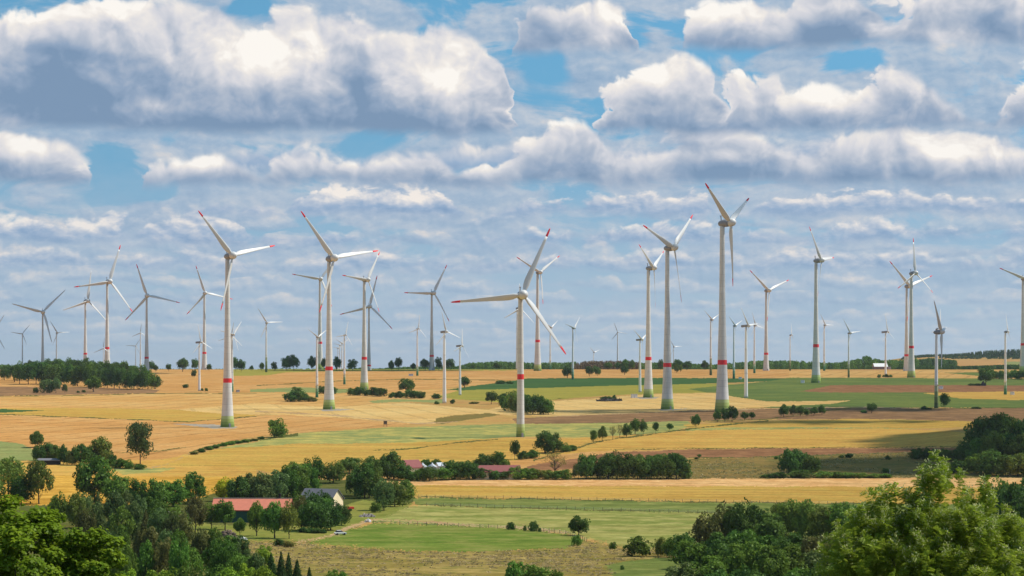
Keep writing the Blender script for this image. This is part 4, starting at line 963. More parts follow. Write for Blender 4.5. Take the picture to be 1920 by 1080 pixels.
line_up('in the clump right of the red roofed barn', 'trees right of the red roofed barn', [(566,976,38,44,'full','mid'),(586,978,44,50,'full','dark'),(604,974,34,38,'full','mid'),(566,994,34,56,'full','brown'),(584,996,44,52,'full','dark'),(602,996,44,48,'full','dark'),(620,994,44,48,'full','dark'),(640,985,34,36,'full','dark'),(606,968,38,42,'full','dark')])
line_up('of the trimmed hedge on the lawn by the small parked vehicle', 'trimmed lawn hedge', [(570,998.5,18,10,'row','dark'),(583,999.5,18,10,'row','dark'),(596,1000,18,10,'row','dark'),(606,1000,12,8,'row','dark')])
line_up('of the pair of low bushes on the dry bank', 'low bushes on the dry bank', [(524,1024,22,13,'bush','dark'),(541,1026,22,12,'bush','scrub')])
line_up('in the group around the white gabled barn', 'trees around the white gabled barn', [(625,906,40,36,'full','olive'),(655,888,46,28,'full','dark'),(668,930,40,52,'full','dark'),(684,934,44,60,'full','dark'),(692,934,42,54,'full','olive'),
 (704,961,18,18,'bush','mid'),(720,957,36,54,'full','grey'),(740,950,38,44,'full','olive'),(757,946,40,42,'full','olive')])
line_up('of the tree belt around the silos and red roofs', 'tree belt around the silos', [(697,902,34,42,'full','dark'),(717,900,36,40,'full','dark'),(738,899,44,48,'full','dark'),(757,901,34,28,'full','dark'),(775,902,28,18,'bush','dark'),(790,902,28,22,'bush','mid'),(805,902,32,26,'full','dark'),(818,878,22,16,'bush','dark'),(797,877,24,15,'bush','dark'),
 (832,900,34,22,'full','mid'),(848,899,34,33,'full','dark'),(864,899,32,31,'full','dark'),(880,899,34,32,'full','dark'),(897,899,26,20,'bush','dark'),(914,899,30,18,'bush','dark'),(932,899,30,17,'bush','dark'),(950,899,28,16,'bush','dark'),(966,899,28,22,'bush','mid'),(981,899,28,20,'bush','mid'),(996,899,28,20,'bush','mid'),(1012,899,26,18,'bush','olive'),(1028,899,26,17,'bush','mid'),(1044,899,26,16,'bush','mid'),(1060,899,24,18,'bush','mid'),
 (775,875,8,9,'full','dark')])
line_up('of the trees above the long red roof', 'trees above the long red roof', [(895,876,22,14,'full','mid'),(909,877,34,24,'full','dark'),(934,877,26,28,'full','mid'),(947,878,18,16,'bush','mid')])
plant(1040, 889, 42, 38, 'sparse', 'bare', 'half bare brownish tree with visible branches above the hedge', None)
line_up('in the knot of trees below the squarely facing turbine', 'trees below the squarely facing turbine', [(965,862,18,34,'tall','dark'),(982,861,22,15,'bush','dark'),(998,859,26,15,'bush','mid'),(1022,850,34,38,'full','dark'),(1038,849,30,34,'full','dark'),(1056,847,26,15,'bush','dark'),(1070,845,20,10,'row','dark')])
line_up('of the dense hedge before the pale stubble', 'dense hedge before the pale stubble', [(1084,898.5,22,26,'tall','grey'),(1099,898,38,42,'full','dark'),(1120,897,40,40,'full','dark'),(1140,898,40,43,'full','dark'),(1157,898,38,45,'full','dark'),(1177,898,38,43,'full','dark'),(1196,898,36,40,'full','dark'),(1214,898,36,38,'full','dark'),(1232,898,38,37,'full','dark'),(1250,898,40,40,'full','dark'),(1268,898,42,44,'full','dark'),(1287,898,24,22,'bush','dark'),
 (1222,868,26,14,'bush','dark'),(1240,867,28,15,'bush','dark'),(1258,866,28,15,'bush','dark'),(1274,866,22,12,'bush','dark')])
line_up('of small shrubs on the dry slope above the hedge', 'small shrubs on the dry slope', [(1200,861,10,10,'round','olive'),(1306,861,7,4,'bush','dark'),(1311,857.5,8,6,'round','dark'),(1456,861,8,6,'bush','dark'),(1578,858,10,5,'row','dark'),(1593,858,16,8,'row','dark'),(1665,862,9,8,'bush','dark'),(1661,887,14,9,'bush','dark')])
line_up('of the tree pair and hedge on the dry slope edge', 'tree pair and hedge on the dry slope edge', [(1440,896,24,7,'row','dark'),(1460,896,26,10,'row','dark'),(1478,889,34,42,'full','dark'),(1493,886,34,40,'full','dark'),(1505,884,28,34,'full','dark'),(1521,893,32,36,'full','dark'),(1500,896,40,14,'bush','dark'),(1545,896,34,12,'row','mid'),(1570,896,30,11,'row','mid'),(1592,896,28,10,'row','mid'),(1615,896,28,9,'row','mid'),(1640,896,28,8,'row','mid'),(1662,896,24,8,'row','mid')])
# dark wood on the slope to the right
wood('along the low front fringe of the dark wood up the slope', 'dark wood on the right slope', [(1706,860),(1760,861),(1815,866)], 8, 22, [20,18,24], ['bush'], ['dark','dark','mid','olive'], 1.5, 41)
wood('in the top row of the dark wood up the slope', 'dark wood on the right slope', [(1822,852),(1850,850),(1900,848),(1990,850)], 8, [42,48,50,50], [50,66,58,52], ['full'], ['dark','dark','mid','olive'], 2, 42)
wood('in the second row of the dark wood up the slope', 'dark wood on the right slope', [(1806,868),(1860,868),(1990,872)], 8, [40,46,48], [40,52,50], ['full'], ['dark','dark','mid','olive'], 2, 43)
wood('in the front row of the dark wood up the slope', 'dark wood on the right slope', [(1786,888),(1860,890),(1990,893)], 9, [30,40,44], [22,40,46], ['full','bush'], ['dark','dark','mid','olive'], 2, 44)
# dense woods bottom right
wood('on the ridge of the lower dark wood behind the ash', 'lower dark wood', [(1446,1004),(1500,1004),(1580,1012),(1640,1020)], 7, 52, [58,62,62,60], ['full'], ['dark','mid','olive'], 3, 51)
wood('in the back row of the lower dark wood', 'lower dark wood', [(1310,1040),(1350,1030),(1400,1030),(1450,1036)], 5, [50,62,62,60], [52,88,84,60], ['full'], ['dark','brown','mid'], 3, 52)
wood('in the second row of the lower dark wood', 'lower dark wood', [(1290,1066),(1360,1066),(1460,1066),(1570,1070)], 8, 60, [52,66,62,64], ['full'], ['dark','mid','brown'], 4, 53)
wood('in the third row of the lower dark wood', 'lower dark wood', [(1270,1108),(1360,1104),(1460,1104),(1580,1104)], 8, 64, [52,76,74,74], ['full'], ['mid','dark','grey'], 5, 54)
wood('in the lowest row of the lower dark wood', 'lower dark wood', [(1280,1150),(1400,1150),(1590,1150)], 7, 70, [62,76,76], ['full'], ['mid','dark','grey'], 5, 55)
wood('on the wooded bank behind the ash at the photo edge', 'wooded bank behind the ash', [(1862,985),(1900,985),(1990,985)], 5, 50, [64,78,80], ['full'], ['mid','dark'], 3, 56)
wood('lower on the wooded bank behind the ash', 'wooded bank behind the ash', [(1870,1060),(1990,1060)], 4, 60, [80,86], ['full'], ['mid','dark'], 3, 57)
line_up('of the bushes running up to the lower dark wood', 'bushes beside the lower dark wood', [(1149,1030,14,14,'bush','mid'),(1194,1043,46,35,'bush','mid'),(1240,1043,32,34,'bush','olive'),(1262,1046,36,36,'full','mid'),(1285,1050,40,46,'full','dark')])
plant(1166, 1068, 8, 9, 'bush', 'dark', 'tiny dark bush alone on the grass below the round bush', None)
plant(1085, 1004, 33, 34, 'round', 'dark', 'round dark tree on the fence line at the paddock corner', None)
plant(1081, 1023, 18, 19, 'bush', 'mid', 'small bush just below the round tree at the paddock corner', None)
line_up('of the four bushes on the paddock fence', 'bushes on the paddock fence', [(957,993,15,14,'bush','dark'),(984,995,6,10,'bush','dark'),(999,996,17,18,'bush','dark'),(1012,997,6,8,'bush','dark')])
line_up('of the dark crowns rising at the bottom edge', 'crowns at the bottom edge', [(970,1106,44,50,'bush','mid'),(1005,1112,48,50,'bush','mid'),(1040,1120,40,46,'bush','mid'),(622,1100,26,30,'bush','mid'),(640,1104,26,30,'bush','mid')])
# mixed wood bottom left
wood('along the upper edge of the mixed wood', 'mixed wood below the red roofed barn', [(100,985),(180,990),(260,985),(340,1003)], 10, 36, [54,60,60,52], ['full','conifer','spiky'], ['grey','mid','olive'], 4, 61)
wood('in the second row of the mixed wood', 'mixed wood below the red roofed barn', [(150,1022),(250,1020),(350,1032)], 9, 36, [60,72,62], ['full','conifer','spiky','full'], ['grey','mid','brown'], 4, 62)
wood('in the third row of the mixed wood', 'mixed wood below the red roofed barn', [(190,1056),(280,1056),(380,1058),(470,1066)], 10, 36, [64,72,60,52], ['full','full','spiky','conifer'], ['grey','brown','mid'], 4, 63)
wood('in the fourth row of the mixed wood', 'mixed wood below the red roofed barn', [(200,1094),(300,1094),(400,1094),(500,1096)], 10, 40, [66,74,72,56], ['full','full','spiky'], ['mid','grey','brown','mid'], 4, 64)
wood('in the lowest row of the mixed wood', 'mixed wood below the red roofed barn', [(230,1140),(360,1140),(520,1140)], 8, 46, [70,76,66], ['full'], ['light','mid','mid','light'], 4, 65)
line_up('of the dark spruces at the lower edge by the dry bank', 'spruces by the dry bank', [(508,1090,30,52,'conifer','needle'),(527,1092,24,58,'conifer','needle'),(541,1090,22,54,'conifer','needle'),(557,1094,24,46,'conifer','needle'),(580,1096,16,34,'conifer','needle'),(496,1062,30,36,'round','light')])
# ------------------------------------------------------------------ far woods that read as one mass
def far_wood(name, mat, label, spots, kind):
    """spots: (x, y, z, width, height)"""
    rng = np.random.default_rng(len(spots)); Vs = []; ts = []
    for x, y, z, w, h in spots:
        n = 110
        if kind == 'conifer':
            zz = 1-np.sqrt(rng.uniform(0, 1, n)); a = rng.uniform(0, 6.283, n); r = (1-zz)*.5*rng.uniform(.6, 1, n)+.02
        else:
            d = rng.normal(0, 1, (n, 3)); d /= np.linalg.norm(d, axis=1)[:, None]; a = np.arctan2(d[:, 1], d[:, 0]); r = .5*np.hypot(d[:, 0], d[:, 1])*rng.uniform(.8, 1.05, n); zz = .5+.48*d[:, 2]*rng.uniform(.8, 1.05, n)
        P = np.stack([r*np.cos(a)*w, r*np.sin(a)*w, zz*h], 1)
        N = np.stack([np.cos(a), np.sin(a), zz-.2], 1); N /= np.linalg.norm(N, axis=1)[:, None]
        Vs.append(ground_quads(P, N, .17*max(w, h*.55), rng, 1.5, .7)+np.array([x, y, z])); ts.append(np.clip(rng.uniform(.1, .9)+rng.uniform(-.3, .3, n), 0, 1))
    o = obj(name, leaf_mesh(name, np.concatenate(Vs), np.concatenate(ts), LM[mat])); tag(o, label, 'wood', None, 'stuff'); return o
def scatter(px0, px1, D0, D1, n, h, w, seed, top=None):
    rng = np.random.default_rng(seed); S = []
    for i in range(n):
        px = rng.uniform(px0, px1); D = rng.uniform(D0, D1)
        x, y, z = at(px, D); hh = h*rng.uniform(.75, 1.15)
        if top is not None:                                       # height so that the wood's skyline follows the photo
            zt = CAMZ+(Y0-float(np.interp(px, [t[0] for t in top], [t[1] for t in top])))*y/F; hh = min(max((zt-z)*rng.uniform(.92, 1.10), 5.0), 36.0)
        S.append((x, y, z-1.0, w*rng.uniform(.8, 1.2), hh+1.0))
    return S
far_wood('distant_wood', 'dark', 'long dark green wood along the crest behind the wheat', scatter(850, 1080, 3600, 4000, 260, 14, 9, 1, [(850,690),(880,681),(940,678),(1000,681),(1060,680),(1080,679)])
         + scatter(1200, 1720, 3500, 4000, 620, 14, 9, 2, [(1200,680),(1270,681),(1330,684),(1420,677),(1500,677),(1560,681),(1600,676),(1625,668),(1650,676),(1700,675),(1720,672)])
         + scatter(690, 870, 3700, 4100, 120, 10, 9, 3, [(690,692),(760,688),(870,686)])
         + scatter(-150, 75, 3600, 4300, 160, 14, 10, 5, [(-150,683),(30,684),(75,690)])
         + scatter(280, 700, 4300, 4800, 200, 10, 10, 6, [(280,692),(480,692),(700,690)]), 'round')
far_wood('dead_spruce_wood', 'deadwood', 'purple brown strip of dead spruces on the crest', scatter(1070, 1215, 3600, 3900, 520, 14, 5, 7, [(1070,682),(1110,677),(1180,677),(1215,682)]), 'conifer')
far_wood('spruce_wood', 'needle', 'dark spruce wood topping the hill on the right', scatter(1690, 2200, 5750, 6200, 900, 18, 8, 8, [(1690,675),(1750,667),(1800,662),(1850,657),(1920,654),(2200,652)])
         + scatter(1760, 2100, 5450, 5750, 300, 14, 8, 10, [(1760,672),(2100,664)]), 'conifer')
far_wood('valley_wood', 'dark', 'dark belt of trees between the wheat and the hill field on the right', scatter(1655, 2150, 3450, 3900, 420, 12, 9, 9, [(1655,690),(1720,686),(1780,683),(1800,687),(1900,684),(2150,684)])
         + scatter(1690, 1790, 4000, 5200, 160, 14, 10, 12, [(1690,679),(1745,672),(1790,676)]), 'round')
# ------------------------------------------------------------------ two near trees
def near_crown(seed, centre, radii, nshoot, per, leaf, mode, shaper, spires=None):
    """leaves borne on shoots that fill the outer shell of a crown; metres"""
    rng = np.random.default_rng(seed); S = []; D = []
    while len(S) < nshoot:
        d = rng.normal(0, 1, 3); d /= np.linalg.norm(d)
        if d[2] < -.6: continue
        k = shaper(d)
        rr = rng.uniform(.35, 1.0)**.45
        S.append(centre+d*radii*k*rr); D.append(d)
    S = np.array(S); D = np.array(D)
    if spires:                                          # upright sub-crowns: (x, y, z of the top, radius, height, share of shoots)
        S = []; D = []; tot = sum(q[5] for q in spires)
        for sx, sy, sz, sr, sh, wt in spires:
            for i in range(int(nshoot*wt/tot)):
                d = rng.normal(0, 1, 3); d /= np.linalg.norm(d); t = rng.uniform(.45, 1)**.5
                taper = 1-.45*max(d[2], 0)
                S.append((sx+d[0]*sr*t*taper, sy+d[1]*sr*t*taper, sz-sh+(d[2])*sh*t)); D.append(d)
        S = np.array(S); D = np.array(D); nshoot = len(S)
    shoot_t = rng.uniform(0, 1, nshoot)
    up = np.array([0, 0, 1.0])
    Vs = []; ts = []; tips = []
    ax = D*.55+up*.85+rng.normal(0, .25, (nshoot, 3)); ax /= np.linalg.norm(ax, axis=1)[:, None]
    if mode == 'ash':                                   # pinnate leaves: leaflets in two rows along a drooping stalk
        nl = per
        si = np.repeat(np.arange(nshoot), nl); n = len(si)
        t = rng.uniform(-.15, 1, n); base = S[si]+ax[si]*(t*.95)[:, None]
        a = rng.normal(0, 1, (n, 3)); a -= ax[si]*(a*ax[si]).sum(1)[:, None]; a /= np.linalg.norm(a, axis=1)[:, None]
        dirn = a*1.0+ax[si]*.55; dirn /= np.linalg.norm(dirn, axis=1)[:, None]
        side = np.cross(dirn, up+rng.normal(0, .8, (n, 3))); side /= np.linalg.norm(side, axis=1)[:, None]
        nrm = np.cross(side, dirn)
        L = leaf*rng.uniform(.7, 1.25, n)
        for j in range(5):
            f = (j+1)/5.0
            for sg in (-1, 1):
                p = base+dirn*(L*f)[:, None]-up*(.25*L*f*f)[:, None]
                e = p+(side*sg*.42+dirn*.22-up*.08)*(L*(.95-.35*abs(f-.5)))[:, None]
                w = dirn*(L*.085)[:, None]+nrm*(L*.02)[:, None]
                m = p*.5+e*.5
                Vs.append(np.stack([p, m-w, e, m+w], 1)); ts.append(np.clip(shoot_t[si]*.5+rng.uniform(0, .5, n), 0, 1))
        V = np.concatenate(Vs).reshape(-1, 3); T_ = np.concatenate(ts)
    else:                                               # broad lobed leaves
        si = np.repeat(np.arange(nshoot), per); n = len(si)
        d = rng.normal(0, 1, (n, 3)); d /= np.linalg.norm(d, axis=1)[:, None]
        P = S[si]+d*(rng.uniform(.15, 1, n)**.5*.66)[:, None]*np.array([1, 1, .62])+ax[si]*.1
        N = d*.25+np.array([0, 0, 1.0])*.75+D[si]*.35+rng.normal(0, .38, (n, 3)); N /= np.linalg.norm(N, axis=1)[:, None]
        a = d+rng.normal(0, .4, (n, 3)); tt = a-N*(a*N).sum(1)[:, None]; tt /= np.linalg.norm(tt, axis=1)[:, None]
        b = np.cross(N, tt); s = leaf*rng.uniform(.65, 1.3, n)[:, None]
        q0 = P-tt*s*.45; q2 = P+tt*s*.6-N*s*.12
        V = np.stack([q0, P-b*s*.5-N*s*.1, q2, P+b*s*.5-N*s*.1], 1).reshape(-1, 3); T_ = np.clip(shoot_t[si]*.55+rng.uniform(0, .45, n), 0, 1)
    return V, T_, S, ax
LM['ash'] = leaf_mat('ash_leaf', (.105,.205,.014), (.290,.390,.040), trans=.46)
LM['ash_seed'] = leaf_mat('ash_seed', (.42,.45,.15), (.66,.64,.32), trans=.35)
LM['maple'] = leaf_mat('maple_leaf', (.075,.165,.010), (.220,.330,.018), trans=.42)
def limbs_to(S, root_h, base_r, rng, n=26):
    segs = [((0, 0, 0), base_r*1.3, (.1, 0, root_h*.5), base_r), ((.1, 0, root_h*.5), base_r, (0, .1, root_h), base_r*.75)]
    pick = rng.choice(len(S), n, replace=False)
    for i in pick:
        e = S[i]; m = np.array([e[0]*.35, e[1]*.35, root_h+(e[2]-root_h)*.5])
        segs.append(((0, .1, root_h*rng.uniform(.7, 1)), base_r*.4, tuple(m), base_r*.2)); segs.append((tuple(m), base_r*.2, tuple(e), base_r*.05))
    return segs
def near_tree(name, px, D, label, centre_h, radii, nshoot, per, leaf, mode, mat, seed, shaper, seeds=0, spires=None):
    x, y, z = at(px, D)
    root = empty(name, (x, y, z-.2)); tag(root, label, 'tree')
    V, t, S, ax = near_crown(seed, np.array([0, 0, centre_h]), np.array(radii), nshoot, per, leaf, mode, shaper, spires)
    obj('crown', leaf_mesh('crown', V, t, LM[mat]), root)
    rng = np.random.default_rng(seed+1)
    obj('trunk', limb_mesh('trunk', limbs_to(S, centre_h*.55, .24, rng), M_BARK, 8), root)
    if seeds:                                           # pale bunches of winged seeds at the shoot ends
        top = np.argsort(-(S[:, 2]+ax[:, 2]*.5+S[:, 0]*.15+rng.normal(0, .9, len(S))))[:seeds]
        n = 26; si = np.repeat(top, n); m = len(si)
        P = S[si]+ax[si]*rng.uniform(.55, 1.0, m)[:, None]+rng.normal(0, .10, (m, 3))
        dn = ax[si]*.6+rng.normal(0, .6, (m, 3)); dn /= np.linalg.norm(dn, axis=1)[:, None]
        sd = np.cross(dn, rng.normal(0, 1, (m, 3))); sd /= np.linalg.norm(sd, axis=1)[:, None]
        L = rng.uniform(.09, .17, m)[:, None]
        V2 = np.stack([P, P+dn*L*.5-sd*L*.2, P+dn*L, P+dn*L*.5+sd*L*.2], 1).reshape(-1, 3)
        o = obj('seed_bunches', leaf_mesh('seed_bunches', V2, rng.uniform(0, 1, m), LM['ash_seed']), root); o['kind'] = 'stuff'
    return root
def ash_shape(d):
    a = math.atan2(d[1], d[0])
    return 0.80+0.12*math.sin(3*a+.7)+0.15*math.sin(5.0*d[0]+1.1)*max(d[2], 0)+.16*max(0, math.cos(2.2*(d[0]-.12)*3))*max(d[2], 0)**2
def maple_shape(d):
    a = math.atan2(d[1], d[0]); return 0.86+0.10*math.sin(4*a+d[2]*3)+.08*math.sin(7*d[0]+2*d[2])
zg_ash = at(1735, 112)[2]; zg_map = at(60, 128)[2]
# crown tops seen at photo rows 862 and 935
ash_top = CAMZ-(862-Y0)/F*112-zg_ash
near_tree('ash_tree', 1733, 112, 'big sunlit ash with pale seed bunches filling the near corner', ash_top-5, (4.75, 4.6, 5.4), 980, 32, .30, 'ash', 'ash', 5, ash_shape, 330,
          [(.7,-.3,ash_top-.25,1.5,2.4,1.0),(2.9,.2,ash_top-1.35,1.35,2.4,.9),(-1.75,.1,ash_top-1.6,1.45,2.4,1.0),(-3.3,-.4,ash_top-2.6,1.5,2.4,1.0),(4.05,-.2,ash_top-2.9,1.1,2.6,.8),(-.4,-1.2,ash_top-2.0,1.6,2.6,1.1),
           (1.9,-1.6,ash_top-2.4,1.7,2.6,1.2),(-2.3,-1.5,ash_top-3.2,1.7,2.6,1.2),(.3,-2.2,ash_top-3.6,1.9,2.8,1.3),(3.0,-1.2,ash_top-4.0,1.8,2.8,1.2),(-3.4,.2,ash_top-4.8,1.6,2.8,1.0),(-1.2,-1.8,ash_top-5.4,2.0,2.8,1.2),(1.8,-2.0,ash_top-5.6,2.1,2.8,1.2),(3.6,.2,ash_top-5.9,1.4,2.6,.9),(0,1.6,ash_top-2.6,2.4,3.2,1.0)])
near_tree('maple_tree', 42, 128, 'bright green maple crown in the near corner opposite the ash', (CAMZ-(935-Y0)/F*128-zg_map)-4.9, (6.1, 5.6, 5.2), 330, 170, .21, 'maple', 'maple', 9, maple_shape)

# ------------------------------------------------------------------ farm buildings
def plain(name, c, rough=.8, n=.12): return paint_mat(name, c, rough, n)
M_ROOFR = plain('red_sheet_roof', A(214,128,102)); M_ROOFD = plain('dark_red_tile', A(146,84,80)); M_ROOFG = plain('grey_slate', A(112,112,118))
M_WALLG = plain('green_boards', (.025,.085,.065)); M_CREAM = plain('cream_plaster', A(246,226,186,.95)); M_WHITE = plain('white_plaster', (.72,.72,.70)); M_GALV = plain('galvanised_sheet', (.50,.53,.58), .45)
M_WOOD = plain('weathered_wood', (.13,.10,.075)); M_DARK = plain('dark_opening', (.02,.02,.022)); M_CONCR = plain('pale_concrete', A(206,196,182)); M_RUBBLE = plain('brushwood', (.22,.16,.12), .9, .5)
M_REDP = plain('red_machine_paint', (.50,.045,.02)); M_TYRE = plain('tyre_rubber', (.02,.02,.02)); M_GLASS = plain('dark_glass', (.03,.035,.04), .15, .02)
def boxm(name, x0, x1, y0, y1, z0, z1, mat, b=0.0, parent=None):
    v, f = box_verts(x0, x1, y0, y1, z0, z1, b) if b else (
        [(x0,y0,z0),(x1,y0,z0),(x1,y1,z0),(x0,y1,z0),(x0,y0,z1),(x1,y0,z1),(x1,y1,z1),(x0,y1,z1)], [(3,2,1,0),(4,5,6,7),(0,1,5,4),(1,2,6,5),(2,3,7,6),(3,0,4,7)])
    return obj(name, mesh(name, v, f, [mat]), parent)
def gable_house(name, px, py, label, cat, L, Wd, wall_h, roof_h, rot, m_wall, m_roof, over=.5, D=None):
    """long axis along local x"""
    x, y, z = hit(px, py) if D is None else at(px, D)
    root = empty(name, (x, y, z-.2), math.radians(rot)); tag(root, label, cat)
    l, w = L/2, Wd/2; e = wall_h; r = wall_h+roof_h
    v = [(-l,-w,-.5),(l,-w,-.5),(l,w,-.5),(-l,w,-.5),(-l,-w,e),(l,-w,e),(l,w,e),(-l,w,e),(-l,0,r),(l,0,r)]
    f = [(0,1,5,4),(2,3,7,6),(1,2,6,9,5),(3,0,4,8,7)]
    obj('wall', mesh('wall', v, f, [m_wall]), root)
    t = .25; k = roof_h/w; lo = l+over; wo = w+over; eo = e-k*over
    v = []
    for xx in (-lo, lo):
        v += [(xx,-wo,eo+.03),(xx,0,r+.03),(xx,wo,eo+.03),(xx,wo,eo+t+.03),(xx,0,r+t+.03),(xx,-wo,eo+t+.03)]
    f = [(0,1,7,6),(1,2,8,7),(2,3,9,8),(3,4,10,9),(4,5,11,10),(5,0,6,11),(0,5,4,1),(1,4,3,2),(6,7,10,11),(7,8,9,10)]
    roof = obj('roof', mesh('roof', v, f, [m_roof]), root)
    return root, roof
# red roofed green barn
bn, rf = gable_house('barn', 474, 978, 'long barn with faded red roof and green walls behind lawn trees', 'barn', 27, 11, 4.6, 3.6, -2, M_WALLG, M_ROOFR)
boxm('chimney', 9.2, 10.0, -.1, .7, 7.3, 10.2, M_DARK, .05, rf)
boxm('ridge_cap', -14.0, 14.0, -.25, .25, 8.46, 8.58, M_CONCR, 0, rf)
boxm('eaves_trim', -13.9, 13.9, -6.06, -5.99, 4.25, 4.62, plain('rust_trim', A(150,70,56)), 0, rf)
for xx in (-9.0, 4.0): boxm('door', xx-1.8, xx+1.8, -5.56, -5.5, -.3, 3.6, plain('dark_green_door', (.02,.06,.05)), 0, bn)
# white gabled barn
wb, wr = gable_house('gabled_barn', 603, 958, 'cream gabled barn with grey slate roof rising behind round trees', 'barn', 14, 8.6, 5.0, 3.5, -27, M_CREAM, M_ROOFG)
boxm('door', 7.0, 7.06, -1.4, 1.4, -.3, 3.4, M_WOOD, 0, wb)
# farmhouse, silos, long roof
fh, fr = gable_house('farmhouse', 770, 894, 'small farmhouse with dull red roof left of two silos', 'house', 8.5, 8.0, 4.8, 3.2, 38, M_CREAM, M_ROOFD, .4)
for nm, a, b in (('window', -2.6, -1.2), ('window', .8, 2.2)): boxm(nm, 4.25, 4.31, a, b, 1.6, 3.2, M_GLASS, 0, fh)
for px, lab in ((792, 'grey metal silo next to the farmhouse, left of its twin'), (810, 'grey metal silo farther from the farmhouse, right of its twin')):
    x, y, z = hit(px, 893); root = empty('silo', (x, y+3, z-.2)); tag(root, lab, 'silo', 'pair of metal silos')
    obj('tank', lathe('tank', [(2.15, 0), (2.15, 4.6)], 24, [M_GALV], cap=False), root)
    obj('cone_roof', lathe('cone_roof', [(2.35, 4.55), (2.35, 4.7), (.35, 6.1), (.3, 6.5)], 24, [M_GALV]), root)
x, y, z = hit(824, 894); g2, g2r = gable_house('shed', 826, 890, 'tiny white gabled shed right of the silos', 'shed', 4, 3.6, 4.4, 1.4, 30, M_WHITE, M_GALV, .2)
lb, lr = gable_house('long_stable', 932, 898, 'long stable with dark red roof half hidden by the hedge', 'barn', 21, 8.5, 3.8, 2.6, 8, M_CREAM, M_ROOFD, .5)
boxm('chimney', -9.6, -9.0, -.3, .3, 6.0, 7.6, M_DARK, .03, lr)
# dark shed in the grove
sh, sr = gable_house('field_shed', 92, 871, 'low dark shed with pale roof edge beneath the grove', 'shed', 11, 5, 2.3, .8, 2, M_DARK, plain('dull_sheet', (.16,.16,.17)), .4)
# far barn with white roof
fb, fbr = gable_house('far_barn', 1650, 691, 'white roofed barn far off before the dark wood', 'barn', 20, 12, 5.0, 4.5, 6, plain('dull_brick', (.20,.14,.13)), M_WHITE, .5, D=3420)
boxm('annexe', 10.2, 15.5, -4, 4, -.3, 4.6, plain('pale_annexe', (.42,.36,.36)), .05, fb)
# pointed hut under the wide tree
ph, phr = gable_house('pointed_hut', 1843.5, 723, 'small dark pointed hut under the wide dark tree', 'hut', 5.2, 5.6, .8, 4.2, 80, plain('grey_boards', (.10,.10,.11)), plain('dark_shingles', (.07,.07,.08)), .2)
# transformer cabins by the towers
def cabin(px, py, label, w=3.0, h=2.6, mat=None):
    x, y, z = hit(px, py); root = empty('transformer_cabin', (x, y, z-.1), .3); tag(root, label, 'cabin', 'transformer cabins by the turbines')
    boxm('body', -w/2, w/2, -1.3, 1.3, 0, h, mat or M_WHITE, .04, root); boxm('roof', -w/2-.15, w/2+.15, -1.45, 1.45, h+.003, h+.2, M_CONCR, .04, root)
    boxm('door', -.6, .4, -1.36, -1.302, .1, 2.1, M_GALV, 0, root)
cabin(1189, 746, 'white transformer cabin between the dark mound and a tall tower', 5.0, 3.2)
cabin(1505, 718, 'pale transformer cabin on bright green field left of a tall tower', 3.4, 3.0)
cabin(1764, 729.5, 'pale transformer cabin on the ploughed strip by the dark small turbine', 3.6, 3.0)
cabin(1898, 740, 'pale transformer cabin near the green footed turbine on the yellow field', 3.0, 2.6)
cabin(446, 735, 'grey transformer cabin on orange wheat beside the great tower', 3.0, 2.0, M_CONCR)
cabin(770.5, 705, 'grey transformer cabin on the wheat crest beside a green footed turbine', 5.0, 2.6, M_GALV)
cabin(1388, 711, 'pale transformer cabin by the small turbine right of the tallest tower', 3.0, 2.4)
# raised hunting stand
x, y, z = hit(722.5, 800); hs_ = empty('hunting_stand', (x, y, z-.1), .4); tag(hs_, 'raised wooden hunting stand on the orange wheat edge', 'hunting stand')
boxm('cabin', -.9, .9, -.9, .9, 1.7, 3.6, M_WOOD, .03, hs_); boxm('roof', -1.1, 1.1, -1.1, 1.1, 3.603, 3.75, M_DARK, .02, hs_)
for a in (-1, 1):
    for b in (-1, 1): obj('leg', limb_mesh('leg', [((a*1.05, b*1.05, 0), .07, (a*.75, b*.75, 1.7), .06)], M_WOOD), hs_)
obj('ladder', limb_mesh('ladder', [((-.3, -2.0, 0), .04, (-.3, -.95, 1.8), .04), ((.3, -2.0, 0), .04, (.3, -.95, 1.8), .04)]+[((-.3, -2.0+1.05*t, 1.8*t), .03, (.3, -2.0+1.05*t, 1.8*t), .03) for t in (.2, .4, .6, .8)], M_WOOD), hs_)
# fences: posts and wires
def fence(label, pts, step, post_h=1.25):
    x0, y0, z0 = hit(*pts[0]); root = empty('wire_fence', (x0, y0, z0)); tag(root, label, 'fence', 'wire fences of the pasture')
    P = [hit(*p) for p in pts]; run = []
    for a, b in zip(P[:-1], P[1:]):
        L = math.dist(a[:2], b[:2]); n = max(1, int(L/step))
        for i in range(n): t = i/n; xx = a[0]+(b[0]-a[0])*t; yy = a[1]+(b[1]-a[1])*t; run.append((xx, yy, float(ground_z(xx, yy))))
    run.append(P[-1]); rng = np.random.default_rng(len(run)); base = np.array([x0, y0, z0]); pm = None; W_ = []
    for i, q in enumerate(run):
        h = post_h*rng.uniform(.9, 1.25)
        if i < 98:
            if pm is None: pm = limb_mesh('post', [((0, 0, -.3), .085, (.01, 0, 1.0), .07)], M_WOOD)
            o = obj('post', pm, root); o.location = np.array(q)-base; o.scale = (1, 1, h); o.rotation_euler = (rng.normal(0, .05), rng.normal(0, .05), rng.uniform(0, 6))
        if i:
            for hh in (.5, .85, 1.15):
                a = np.array(run[i-1])-base+[0, 0, hh]; b = np.array(q)-base+[0, 0, hh]; m = (a+b)/2-[0, 0, .03]
                W_.append((a, .012, m, .012)); W_.append((m, .012, b, .012))
    obj('wire', limb_mesh('wire', W_, M_GALV, 4), root)
